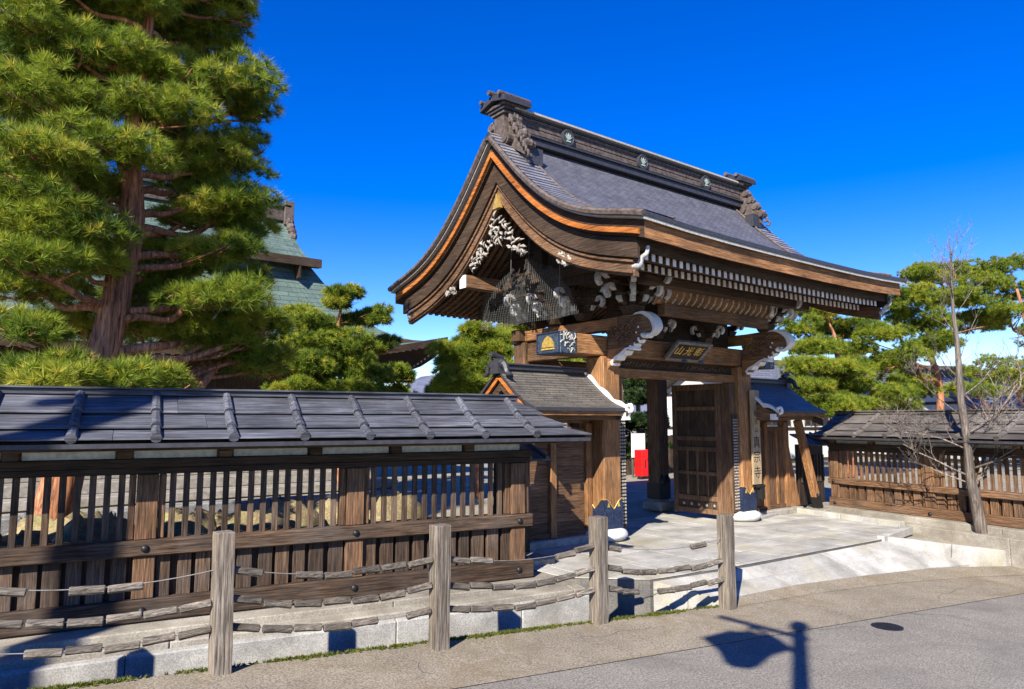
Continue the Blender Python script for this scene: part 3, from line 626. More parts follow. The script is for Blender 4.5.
# pillars
PX=(8.72,12.56)
for px in PX:
    k=MB(); k.box(px-.21,px+.21,8.55,8.97,.2,3.08); o=k.build('main_pillar','warm_z',G,bevel=.03)
    k=MB(); k.lathe([(.24,0),(.33,.02),(.385,.07),(.39,.11),(.36,.16),(.3,.195),(.26,.203),(.001,.203)],(px,8.76,0),28); k.build('drum_stone','drum',o,smooth=True)
    k=MB(); z0,z1=.205,.52
    for (xa,xb,ya,yb) in ((px-.222,px+.222,8.538,8.552),(px-.222,px+.222,8.968,8.982),(px-.224,px-.21,8.552,8.968),(px+.21,px+.224,8.552,8.968)): k.box(xa,xb,ya,yb,z0,z1)
    for i in range(11):
        xx=px-.2+i*.04; k.box(xx-.008,xx+.008,8.528,8.54,z0,z1-.02); yy=8.57+i*.038; k.box(px-.236,px-.222,yy-.008,yy+.008,z0,z1-.02)
    sh=k.build('metal_shoe','steelblue',o)
    k=MB()
    for (c,ax) in ((px,0),(8.76,1)):
        for sg in (-1,1):
            q=lambda a_,z_:((c+a_,8.538,z_) if ax==0 else (px-.224,c+a_,z_)); q2=lambda a_,z_:((c+a_,8.548,z_) if ax==0 else (px-.212,c+a_,z_))
            pl=[(sg*.215,z1),(sg*.215,z1+.15),(sg*.19,z1+.165),(sg*.15,z1+.15),(sg*.11,z1+.12),(sg*.05,z1+.05),(0,z1)]
            k.prism([q(*p) for p in pl],[q2(*p) for p in pl])
    k.build('shoe_crown','steelblue',sh)
    k=MB()
    for ax,c in ((0,px),(1,8.76)):
        pl=[(-.215,z1+.165),(-.19,z1+.178),(-.15,z1+.163),(-.11,z1+.13),(-.05,z1+.06),(0,z1+.01),(.05,z1+.06),(.11,z1+.13),(.15,z1+.163),(.19,z1+.178),(.215,z1+.165)]
        pts=[(c+a_,8.536,z_) if ax==0 else (px-.226,c+a_,z_) for a_,z_ in pl]; k.tube(pts,.008,5)
    for sg in (-1,1): k.prism([(px+sg*.12-.03,8.535,z1+.04),(px+sg*.12+.03,8.535,z1+.04),(px+sg*.12,8.535,z1+.12)],[(px+sg*.12-.03,8.54,z1+.04),(px+sg*.12+.03,8.54,z1+.04),(px+sg*.12,8.54,z1+.12)])
    k.build('gold_trim','gold',sh)
    # jamb and studded board on the passage side
    sx=1 if px<10 else -1; xi=px+sx*.21
    k=MB(); a_,b_=sorted((xi+sx*.002,xi+sx*.19)); k.box(a_,b_,8.66,8.9,.12,2.74); k.build('jamb','gate_z',o,bevel=.01)
    k=MB(); xs0=xi+sx*.096; k.box(xs0-.085,xs0+.085,8.62,8.655,.2,2.1); sb=k.build('studded_board','dark_z',o)
    k=MB()
    for i in range(31):
        for j in (-1,0,1): k.box(xs0+j*.052-.014,xs0+j*.052+.014,8.604,8.619,.25+i*.058,.282+i*.058)
    k.build('studs','pale',sb)
    k=MB(); a_,b_=sorted((xi,xi+sx*.2)); k.box(a_,b_+.02,8.72,9.05,0,.1); k.build('sill_stone','block',o,bevel=.02)
for px in PX:
    k=MB(); k.box(px-.17,px+.17,10.72,11.06,.24,3.5); o=k.build('rear_pillar','gate_z',G,bevel=.02)
    k=MB(); k.box(px-.27,px+.27,10.62,11.16,0,.2); k.lathe([(.24,.2),(.22,.24),(.001,.24)],(px,10.89,0),16); k.build('pillar_stone','block',o,bevel=.03)
    k=MB(); k.box(px-.185,px+.185,10.705,11.075,.25,.6)
    for sg in (-1,1): k.lathe([(.08,.6),(.085,.66),(.06,.72),(.03,.76),(.001,.8)],(px+sg*.09,10.72,0),10)
    k.build('metal_shoe','black',o)
# horizontal timbers
k=MB(); k.box(7.62,13.66,8.6,9.18,3.09,3.43); kb=k.build('lintel','warm_x',G,bevel=.015)
k=MB(); k.box(8.95,12.33,8.57,8.598,3.09,3.13); k.box(8.95,12.33,8.572,8.598,3.385,3.425); k.build('lintel_moulding','warm_x',kb)
for xa,xb,xc in ((7.6,7.96,-1),(13.32,13.68,1)):
    k=MB(); k.box(xa,xb,8.585,9.195,3.08,3.445); cp=k.build('metal_cap','carve',kb,bevel=.01)
    st=random.getstate(); random.seed(5); k=MB()
    for i in range(26):
        cx_=random.uniform(xa+.03,xb-.03); cz=random.uniform(3.12,3.41); an=random.uniform(0,6.3); l=.045
        k.tube(smoothpath([(cx_-l*math.cos(an),8.583,cz-l*math.sin(an)*.8),(cx_,8.577,cz+.02),(cx_+l*math.cos(an),8.583,cz+l*math.sin(an)*.8)],3),.011,5)
    k.build('scroll_relief','ridge' if 0 else 'silver',cp); random.setstate(st)
    xf=xa-.003 if xc<0 else xb+.003; k=MB()
    for (ya,yb,za,zb) in ((8.6,9.18,3.09,3.11),(8.6,9.18,3.42,3.44),(8.6,8.62,3.11,3.42),(9.16,9.18,3.11,3.42)): k.box(min(xf,xf+xc*.012),max(xf,xf+xc*.012),ya,yb,za,zb)
    k.build('cap_border','steelblue',cp)
    k=MB(); pl=[(-.1,-.06),(.1,-.06),(.09,.02),(.05,.09),(0,.13),(-.05,.09),(-.09,.02)]
    k.prism([(xf,8.89+a_*1.5,3.25+b_) for a_,b_ in pl],[(xf+xc*.014,8.89+a_*1.5,3.25+b_) for a_,b_ in pl]); k.prism([(xf,8.72,3.15),(xf,9.06,3.15),(xf,9.04,3.175),(xf,8.74,3.175)],[(xf+xc*.014,8.72,3.15),(xf+xc*.014,9.06,3.15),(xf+xc*.014,9.04,3.175),(xf+xc*.014,8.74,3.175)])
    k.build('gold_emblem','gold',cp)
k=MB(); k.box(8.935,12.345,8.65,8.88,2.75,2.9); k.build('door_head','warm_x',G,bevel=.01)
k=MB(); k.box(8.935,12.345,8.74,8.82,2.9,3.09); cv=k.build('carved_transom','dark_x',G)
st=random.getstate(); random.seed(9); k=MB()
for i in range(44):
    cx_=9.0+i*.076; k.tube(smoothpath([(cx_-.03,8.735,2.95),(cx_,8.72,3.0+random.uniform(-.02,.03)),(cx_+.035,8.735,2.97+random.uniform(0,.07))],3),.014,5)
k.build('relief','gate_x',cv); random.setstate(st)
for px in PX:
    k=MB(); k.box(px-.11,px+.11,8.3,11.15,3.52,3.72); k.build('side_tie_beam','warm_y',G,bevel=.01)
    k=MB(); k.box(px-.1,px+.1,9.2,10.71,3.12,3.38); k.box(px-.05,px+.05,9.2,10.71,3.38,3.52); k.build('side_rail','gate_y',G,bevel=.01)
k=MB(); k.box(8.45,12.85,10.76,11.0,3.52,3.74); k.box(8.9,12.38,10.8,10.98,3.0,3.2); k.build('rear_tie_beam','gate_x',G,bevel=.01)
# panel above the lintel, coved ribs and front beam
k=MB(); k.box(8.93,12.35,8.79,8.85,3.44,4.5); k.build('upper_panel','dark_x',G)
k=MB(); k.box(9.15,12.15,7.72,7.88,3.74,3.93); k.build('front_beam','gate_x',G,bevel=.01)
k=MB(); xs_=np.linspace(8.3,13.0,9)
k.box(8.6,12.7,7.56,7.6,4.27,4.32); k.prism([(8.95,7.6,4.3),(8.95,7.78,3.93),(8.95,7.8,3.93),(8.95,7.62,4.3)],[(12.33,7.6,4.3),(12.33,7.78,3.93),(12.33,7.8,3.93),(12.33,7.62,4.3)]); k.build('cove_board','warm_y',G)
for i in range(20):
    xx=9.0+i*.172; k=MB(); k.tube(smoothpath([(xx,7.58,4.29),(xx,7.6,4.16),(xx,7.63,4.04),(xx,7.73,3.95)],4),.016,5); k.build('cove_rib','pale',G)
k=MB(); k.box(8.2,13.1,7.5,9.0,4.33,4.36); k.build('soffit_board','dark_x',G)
# brackets: stacked bearing blocks and arms with white painted tips
def bracket(cx_,cy_,z0,s,dirs,parent,tiers=3,lab=None):
    a=MB();wts=[]
    a.prism([(cx_-.12*s,cy_-.12*s,z0),(cx_+.12*s,cy_-.12*s,z0),(cx_+.12*s,cy_+.12*s,z0),(cx_-.12*s,cy_+.12*s,z0)],[(cx_-.18*s,cy_-.18*s,z0+.16*s),(cx_+.18*s,cy_-.18*s,z0+.16*s),(cx_+.18*s,cy_+.18*s,z0+.16*s),(cx_-.18*s,cy_+.18*s,z0+.16*s)])
    for t_ in range(tiers):
        L=(.36+.2*t_)*s; z=z0+(.17+t_*.2)*s
        for dx,dy in dirs:
            wt=MB(); wts.append(wt)
            px_,py_=-dy,dx
            # boat-shaped arm
            prof=[(0,0),(L*.55,0),(L*.85,.05*s),(L,.11*s),(L,.15*s),(0,.15*s)]; hw=.05*s
            f=lambda u,v_,sd:(cx_+dx*u+px_*sd,cy_+dy*u+py_*sd,z+v_)
            a.prism([f(u,v_,-hw) for u,v_ in prof],[f(u,v_,hw) for u,v_ in prof])
            e=[(L+.002,.0),(L+.016,.04),(L+.016,.15*s),(L+.002,.15*s)]; wt.prism([f(L*.82,.035*s,-hw-.003),f(L+.012,.1*s,-hw-.003),f(L+.012,.152*s,-hw-.003),f(L*.93,.152*s,-hw-.003)],[f(L*.82,.035*s,hw+.003),f(L+.012,.1*s,hw+.003),f(L+.012,.152*s,hw+.003),f(L*.93,.152*s,hw+.003)])
            # small bearing block on tip
            c=(cx_+dx*(L-.07*s),cy_+dy*(L-.07*s)); b0=.055*s;b1=.085*s;zb=z+.152*s
            a.prism([(c[0]-b0,c[1]-b0,zb),(c[0]+b0,c[1]-b0,zb),(c[0]+b0,c[1]+b0,zb),(c[0]-b0,c[1]+b0,zb)],[(c[0]-b1,c[1]-b1,zb+.06*s),(c[0]+b1,c[1]-b1,zb+.06*s),(c[0]+b1,c[1]+b1,zb+.06*s),(c[0]-b1,c[1]+b1,zb+.06*s)])
            q=c[0]+dx*(b1+.003),c[1]+dy*(b1+.003); 
            if t_>0:   # curled painted tusk: a flat crescent hanging from the arm
                rc_=.13*s; cu,cv=L+.03*s,.02*s; an=[R(q) for q in range(-75,106,18)]
                out=[(cu+rc_*math.cos(q),cv+rc_*1.1*math.sin(q)) for q in an]; inn=[(cu-.03*s+rc_*.62*math.cos(q),cv+rc_*.72*math.sin(q)) for q in an][::-1]
                n1=len(out); wt.strip([[f(*out[i],-hw*.9),f(*out[i],hw*.9),f(*inn[n1-1-i],hw*.9),f(*inn[n1-1-i],-hw*.9)] for i in range(n1)])
    o=a.build('bracket','dark_z',parent,bevel=.006); [q.build('painted_tip','whitew',o) for q in wts]  # dark arm colour paints in under-roof shade and sets off the white tips
    return o
D4=((1,0),(-1,0),(0,-1),(0,1)); r2=.7071
bracket(8.72,8.05,3.74,.9,((1,0),(-1,0),(0,-1),(-r2,-r2),(r2,-r2)),G,3); bracket(12.56,8.05,3.74,.85,((1,0),(-1,0),(0,-1),(-r2,-r2),(r2,-r2)),G,3)
bracket(8.72,10.55,3.74,.85,D4,G,3); bracket(12.56,10.55,3.74,.85,D4,G,3)
for yy in (9.05,9.8): bracket(8.55,yy,3.74,.72,((-1,0),(0,-1),(0,1)),G,3)
for xx in (9.9,11.3): bracket(xx,8.55,3.46,.6,((1,0),(-1,0),(0,-1)),G,2)
for yy in (9.05,9.8): bracket(12.75,yy,3.74,.72,((1,0),(0,-1),(0,1)),G,3)
# carved noses projecting to the street with painted faces, and curled struts below
for px in PX:
    k=MB(); pl=[(8.55,3.2),(8.55,3.72),(8.1,3.74),(7.75,3.74),(7.55,3.62),(7.5,3.48),(7.62,3.4),(7.78,3.42),(7.8,3.3),(7.95,3.22),(8.2,3.2)]
    k.prism([(px-.08,y_,z_) for y_,z_ in pl],[(px+.08,y_,z_) for y_,z_ in pl]); ns=k.build('carved_nose','gate_y',G,bevel=.01)
    st=random.getstate(); random.seed(3); rl=[(random.uniform(7.9,8.45),random.uniform(3.3,3.64)) for i in range(7)]; random.setstate(st)
    for sx in (-1,1):
        k=MB()
        for cy_,cz in rl: k.tube(smoothpath([(px+sx*.085,cy_-.1,cz),(px+sx*.1,cy_-.02,cz+.09),(px+sx*.095,cy_+.08,cz+.02),(px+sx*.09,cy_+.02,cz-.06)],3),.02,5)
        k.build('nose_relief','gate_y',ns)
    k=MB(); path=[(7.9,3.752),(7.72,3.752),(7.54,3.64),(7.475,3.48),(7.56,3.38)]; sp=smoothpath([(px,y_,z_) for y_,z_ in path],4)
    k.strip([[(px-.092,p[1],p[2]),(px+.092,p[1],p[2]),(px+.092,p[1]+.075,p[2]-.035),(px-.092,p[1]+.075,p[2]-.035)] for p in sp])
    for c in ((7.86,3.5,.05),(7.9,3.42,.04),(7.78,3.37,.055),(7.68,3.36,.05),(7.86,3.3,.06),(7.95,3.24,.05),(8.05,3.2,.05)): k.blob((px,c[0],c[1]),.095,c[2],c[2],0,.15)
    k.build('painted_nose_face','white',ns,bevel=.01)
    k=MB(); pts=smoothpath([(px,7.95,3.16),(px,8.1,3.14),(px,8.25,3.06),(px,8.38,3.0),(px,8.46,2.93)],4); n_=len(pts)
    k.strip([[(px-.096,p[1]-.012*math.sin(i*1.3),p[2]-.02*math.sin(i*1.3)),(px+.096,p[1]-.012*math.sin(i*1.3),p[2]-.02*math.sin(i*1.3)),(px+.096,p[1]+.025,p[2]+.045),(px-.096,p[1]+.025,p[2]+.045)] for i,p in enumerate(pts)]); k.build('painted_strut_face','white',ns)
    k=MB(); k.prism([(px-.09,8.0,3.2),(px-.09,8.55,3.2),(px-.09,8.55,2.86),(px-.09,8.3,3.06)],[(px+.09,8.0,3.2),(px+.09,8.55,3.2),(px+.09,8.55,2.86),(px+.09,8.3,3.06)]); k.build('strut','warm_y',ns)
# doors, both leaves opened inwards
def leaf(x,sx):
    y0,y1=8.88,10.1; k=MB(); hx=.04
    for (ya,yb,za,zb) in ((y0,y0+.12,.08,2.74),(y1-.12,y1,.08,2.74),(y0+.12,y1-.12,.1,.2),(y0+.12,y1-.12,.36,.46),(y0+.12,y1-.12,1.36,1.45),(y0+.12,y1-.12,1.58,1.67),(y0+.12,y1-.12,2.2,2.28),(y0+.12,y1-.12,2.62,2.74),(y0+.12,y1-.12,.88,.95)): k.box(x-hx,x+hx,ya,yb,za,zb)
    for yy in (9.2,9.45,9.7): k.box(x-hx+.004,x+hx-.004,yy,yy+.05,.46,1.36)
    o=k.build('door_leaf','gate_z',G,bevel=.008)
    k=MB(); 
    for i in range(6): k.box(x-.015,x+.015,y0+.12+i*.163,y0+.12+(i+1)*.163-.002,.12,2.72)
    k.build('door_panel','dark_z',o)
    k=MB()
    for i in range(5): k.blob((x+sx*-.045,y0+.18+i*.19,.28),.012,.03,.03,0,.1)
    k.build('panel_fittings','pale',o)
leaf(12.16,1); leaf(9.12,-1)
# name plaque and vertical sign board
def text_mesh(name,txt,size,mat,parent,mw,ext=.004,local=True):
    c=bpy.data.curves.new('txt','FONT'); c.body=txt; c.size=size; c.extrude=ext; c.align_x='CENTER'; c.align_y='CENTER'; c.offset=.0
    o=bpy.data.objects.new('txt',c); C.objects.link(o); bpy.context.view_layer.update()
    me=bpy.data.meshes.new_from_object(o.evaluated_get(bpy.context.evaluated_depsgraph_get())); bpy.data.objects.remove(o)
    me.materials.clear(); me.materials.append(M[mat]); a=me.attributes.new('rnd','FLOAT','FACE'); a.data.foreach_set('value',[.5]*len(me.polygons))
    q=bpy.data.objects.new(name,me); C.objects.link(q); q.parent=parent; q.matrix_local=mw; return q
tl=R(47)
t=thing('name_plaque','grey wooden name plaque with three gold characters, tilted forward above the gate opening','plaque',(10.53,8.36,3.26))
t.scale=(.88,.88,.84)
k=MB(); RX=Matrix.Rotation(tl,4,'X'); 
def tb(m,x0,x1,y0,y1,z0,z1,mi=0):
    b0=len(m.v); m.box(x0,x1,y0,y1,z0,z1,mi); m.v[b0:]=[tuple(RX@Vector(p)) for p in m.v[b0:]]
tb(k,-.48,.48,-.02,.02,-.2,.2,0); pl_=k.build('board','dark_x',t,local=True)
k=MB(); tb(k,-.56,.56,-.05,.03,.2,.27);tb(k,-.56,.56,-.05,.03,-.27,-.2);tb(k,-.56,-.48,-.05,.03,-.2,.2);tb(k,.48,.56,-.05,.03,-.2,.2); k.build('frame','plaque',t,local=True,bevel=.01)
k=MB()
for sx in (-1,1): k=MB(); k.blob((sx*.28,-.12,-.24),.08,.03,.04,0,.4); k.build('frame_foot','carve',t,local=True)
for i,ch in enumerate('山光彰'):
    text_mesh('gold_character',ch,.26,'gold',pl_,RX@Matrix.Translation((-.31+.31*i,-.024,0))@Matrix.Rotation(R(90),4,'X'))
t=thing('sign_board','tall pale wooden sign board with black vertical writing on the right gate pillar','sign',(12.72,8.47,.72))
k=MB(); k.box(-.14,.14,-.02,.02,0,1.88); sb=k.build('board','board',t,local=True,bevel=.004)
k=MB(); k.box(-.1,.1,.02,.06,.2,.3); k.box(-.1,.1,.02,.06,1.5,1.6); k.build('hanger','black',t,local=True)
for i,(ch,sz,zc) in enumerate((('彰',.13,1.40),('光',.13,1.24),('山',.13,1.08),('真',.25,.82),('宗',.25,.53),('寺',.25,.22))):
    text_mesh('ink_character',ch,sz,'black',sb,Matrix.Translation((0,-.021,zc))@Matrix.Rotation(R(90),4,'X'),.0015)
t=thing('letter_box','small black box fixed to the right gate pillar below the sign board','box',(12.83,8.46,.52))
k=MB(); k.box(-.06,.08,-.04,.05,-.1,.14); k.box(-.14,.09,-.05,.06,.14,.19); k.build('box_body','black',t,local=True,bevel=.005)
# bird net in front of the left gable brackets
t=thing('bird_net','fine dark bird net hung over the brackets under the left gable','net',(7.9,9.7,3.7))
k=MB(); ol=[(11.2,3.72),(10.95,4.5),(10.26,4.8),(9.95,4.5),(9.73,4.92),(9.45,4.72),(9.18,4.66),(8.55,4.15),(8.4,3.72)]
zmax=lambda y_:float(np.interp(y_,[8.4,8.55,9.18,9.45,9.73,9.95,10.26,10.95,11.2],[3.72,4.15,4.66,4.72,4.92,4.5,4.8,4.5,3.72]))
wv=lambda y_,z_:7.86+.05*math.sin(y_*5)+.03*math.sin(z_*7)
yy=8.42
while yy<11.18:
    z1=zmax(yy); 
    if z1>3.76: k.tube([(wv(yy,z_),yy,z_) for z_ in np.linspace(3.72,z1,6)],.0021,3)
    yy+=.042
zv=3.73
while zv<4.9:
    ys=[y_ for y_ in np.linspace(8.4,11.2,57) if zmax(y_)>zv]
    seg=[]
    for a_,b_ in zip(ys,ys[1:]+[99]):
        seg.append(a_)
        if b_-a_>.06:
            if len(seg)>1: k.tube([(wv(y_,zv),y_,zv) for y_ in seg],.0021,3)
            seg=[]
    zv+=.042
k.build('mesh','net',t)
k=MB()
for yy,z1 in ((10.26,5.2),(9.73,5.6),(8.9,5.0)): k.tube([(7.86,yy,3.9),(7.9,yy+.02,z1)],.005,4)
k.build('cord','rope',t)
# ------------------------------------------------------------------ side gates
def side_gate(mir,label,roofmat,sheet):
    f=(lambda x:x) if not mir else (lambda x:2*GX-x)
    t=thing('side_gate',label,'side gate',(f(7.6),8.85,0))
    bx=lambda k,xa,xb,*a,**q:k.box(min(f(xa),f(xb)),max(f(xa),f(xb)),*a,**q)
    prof=[(0,2.80),(.2,2.64),(.45,2.44),(.7,2.28),(.95,2.19)]; yr=8.95
    Z=lambda o:float(np.interp(abs(o),[p[0] for p in prof],[p[1] for p in prof])) 
    xa,xb=6.6,8.46; os_=np.linspace(-.95,.95,21)
    def sl(t0,t1,a_,ia,ib,name,mats,par,uv=False):
        k=MB(); os2=np.linspace(-a_,a_,21); A=[(f(xa+ia),yr+o,Z(o)-t0) for o in os2];B=[(f(xb-ib),yr+o,Z(o)-t0) for o in os2];Cc=[(f(xa+ia),yr+o,Z(o)-t1) for o in os2];D=[(f(xb-ib),yr+o,Z(o)-t1) for o in os2]
        k.add(A+B,[(i,21+i,22+i,i+1) for i in range(20)],0,.5,[(f(xa),o*1.15) for o in os2]+[(f(xb),o*1.15) for o in os2]); k.add(Cc+D,[(i,i+1,22+i,21+i) for i in range(20)],1,.5)
        k.add(A+Cc,[(i,i+1,22+i,21+i) for i in range(20)],1,.5);k.add(B+D,[(i,i+1,22+i,21+i) for i in range(20)],1,.5)
        for i in (0,20): k.add([A[i],B[i],D[i],Cc[i]],[(0,1,2,3)],1,.5)
        return k.build(name,mats,par)
    rf=sl(0,.05,.95,0,0,'roof',[roofmat,'edge'],t); sl(.052,.13,.91,.05,.04,'eave_board',['gate_x','warm_x'],rf)
    k=MB(); bx(k,xa,xb-.05,yr-.07,yr+.07,2.79,2.86); bx(k,xa,xb-.03,yr-.1,yr+.1,2.862,2.89); k.build('ridge_cap','edge',rf,bevel=.006)
    k=MB(); k.box(min(f(xa-.06),f(xa+.1)),max(f(xa-.06),f(xa+.1)),yr-.1,yr+.1,2.72,2.95)
    for sg in (-1,1):
        k.tube(smoothpath([(f(xa),yr+sg*.08,2.9),(f(xa),yr+sg*.2,2.84),(f(xa),yr+sg*.26,2.72),(f(xa),yr+sg*.36,2.7)],4),[.06,.06,.06,.06,.05,.05,.045,.045,.04,.035,.03,.025,.02],6)
    k.tube([(f(xa+.1),yr,2.97),(f(xa-.12),yr,3.02)],.045,8); k.build('ridge_end_ornament','edge',rf)
    for sg in (-1,1):      # outer gable: orange strip and bargeboard
        os3=np.linspace(0,.9,10)*sg
        for (ia,t0,t1,mat,nm) in ((.02,.1,.17,'orange','orange_verge_strip'),(.08,.19,.33,'dark_y','bargeboard')):
            k=MB(); k.strip([[(f(xa+ia),yr+o,Z(o)-t0),(f(xa+ia+.04),yr+o,Z(o)-t0),(f(xa+ia+.04),yr+o,Z(o)-t1),(f(xa+ia),yr+o,Z(o)-t1)] for o in os3]); k.build(nm,mat,rf)
    k=MB(); pl=[(yr+o,Z(o)-.2) for o in np.linspace(-.75,.75,9)]; k.prism([(f(xa+.25),a_,b_) for a_,b_ in pl],[(f(xa+.29),a_,b_) for a_,b_ in pl]); k.build('gable_panel','gate_y',rf)
    # white edged cusped bargeboard by the pillar
    e=f(xb); sx=1 if not mir else -1; os4=np.linspace(-.05,-.98,28)
    k=MB(); k.strip([[(e+sx*.0,yr+o,Z(o)+.02+.045*abs(math.sin(o*10))),(e+sx*.07,yr+o,Z(o)+.02+.045*abs(math.sin(o*10))),(e+sx*.07,yr+o,Z(o)-.02+.05*abs(math.sin(o*10+.4))-.03),(e+sx*.0,yr+o,Z(o)-.05+.05*abs(math.sin(o*10+.4)))] for o in os4]); k.tube(smoothpath([(e+sx*.035,yr-.95,2.22),(e+sx*.035,yr-1.04,2.24),(e+sx*.035,yr-1.06,2.15),(e+sx*.035,yr-1.0,2.13)],4),.028,7); k.build('white_cusped_edge','white',rf)
    k=MB(); pl=[(yr+o,Z(o)-.041-(.02*abs(math.sin(o*9)))) for o in os4]+[(8.02,2.0),(8.9,2.0)]; k.prism([(e+sx*.012,a_,b_) for a_,b_ in pl],[(e+sx*.055,a_,b_) for a_,b_ in pl]); k.build('carved_end_board','gate_y',rf)
    k=MB(); k.box(min(e,e+sx*.12),max(e,e+sx*.12),8.0,8.1,2.0,2.12); k.build('painted_end','white',rf)
    k=MB(); wt=MB(); xx=xa+.12
    while xx<xb-.05:
        x_=f(xx); k.beam((x_,8.85,2.36),(x_,8.06,2.1),.035,.05); wt.box(x_-.0175,x_+.0175,8.045,8.058,2.075,2.128); xx+=.068
    ra=k.build('rafters','gate_y',rf,kind='stuff'); wt.build('rafter_tips','white',ra)
    # frame and panels
    k=MB(); bx(k,6.75,8.5,8.84,8.98,1.95,2.08); bx(k,6.75,8.5,8.86,8.96,1.78,1.86); bx(k,6.8,8.5,8.2,8.3,2.0,2.1); k.build('head_beam','gate_x',t,bevel=.008)
    k=MB(); bx(k,6.75,8.5,8.84,8.98,.12,.2); k.build('threshold','gate_x',t,bevel=.008)
    for (pa,pb) in ((6.78,6.92),(7.58,7.7),(8.37,8.5)):
        k=MB(); bx(k,pa,pb,8.81,8.99,.12,1.95); k.build('post','warm_z',t,bevel=.008)
    if not mir:
        k=MB()
        for i in range(11): bx(k,7.72,8.36,8.87,8.9,.2+i*.15,.2+(i+1)*.15-.003)
        dr=k.build('door','gate_x',t,bevel=.003); k=MB(); bx(k,8.27,8.32,8.85,8.869,.85,.95); k.build('handle','black',dr)  # door wood picked darker, painting in the shade of the small roof
        k=MB(); 
        for i in range(10): bx(k,6.93,7.57,8.88,8.91,.2+i*.165,.2+(i+1)*.165-.003)
        k.build('panel','gate_x',t)
    else:
        for pa,pb in ((6.93,7.57),(7.71,8.36)):
            k=MB(); n=5
            for i in range(n): bx(k,pa+(pb-pa)*i/n,pa+(pb-pa)*(i+1)/n-.003,8.87,8.9,.2,1.78)
            k.build('panel','gate_z',t)
        for pm in (7.22,):
            k=MB(); bx(k,pm-.035,pm+.035,8.83,8.868,.2,1.78); k.build('post','warm_z',t,bevel=.006)
    k=MB(); pl=[(6.9,.12),(6.32,.12),(6.84,1.94),(6.9,1.94)]; k.prism([(f(a_),8.87,b_) for a_,b_ in pl],[(f(a_),8.9,b_) for a_,b_ in pl]); k.build('side_panel','warm_z' if mir else 'gate_z',t)
    # raking prop with iron shoe
    k=MB(); k.beam((f(6.39),8.42,.12),(f(6.93),8.5,2.0),.14,.14); pr_=k.build('raking_prop','warm_z' if mir else 'grey_z',t,bevel=.008)
    k=MB(); k.beam((f(6.383),8.418,.1),(f(6.46),8.43,.36),.155,.155)
    for q in (-.04,.04): k.blob((f(6.46)+q,8.36,.39),.03,.02,.05,0,.05)
    k.build('metal_shoe','black',pr_)
    k=MB(); bx(k,6.45,8.45,8.7,9.1,-.02,.115); bx(k,6.2,6.75,8.2,8.66,-.02,.1); k.build('stone_sill','block',t,bevel=.025)
side_gate(False,'small shingled side gate with a closed boarded door, left of the big gate','woodshingle',0)
side_gate(True,'small blue-roofed side gate with vertical boards, right of the big gate','blueshingle',0)
# short return walls with little board roofs
def ret(x,y,sx,label):
    t=thing('return_wall',label,'wall',(x,y,0))
    k=MB(); k.box(-.3 if sx<0 else -.75,.3,-.04,.04,.1,1.45); k.build('slatted_panel','dark_z',t,local=True)
    k=MB()
    for i in range(5 if sx<0 else 8): k.box(.24-i*.13,.28-i*.13,-.07,-.041,.6,1.2)
    k.build('slats','wall_z',t,local=True); k=MB()
    for i in range(0 if sx<0 else -2,4): k.prism([(-.42+i*.21,-.42,1.42),(-.42+(i+1)*.21-.01,-.42,1.42),(-.42+(i+1)*.21-.01,.1,1.66),(-.42+i*.21,.1,1.66)],[(-.42+i*.21,-.42,1.45),(-.42+(i+1)*.21-.01,-.42,1.45),(-.42+(i+1)*.21-.01,.1,1.69),(-.42+i*.21,.1,1.69)])
    for i in range(3): k.tube([(-.3+i*.3,-.44,1.47),(-.3+i*.3,.1,1.71)],.025,6)
    k.build('board_roof','roofboardr',t,local=True)
    k=MB(); k.box(-.4,.4,-.5,.3,-.02,.09); k.build('stone_base','block',t,local=True,bevel=.02)
ret(6.35,8.25,-1,'narrow slatted wall piece with tiny board roof, behind the end of the left wall')
ret(15.75,8.95,1,'narrow slatted wall piece with tiny board roof, between right side gate and right wall')
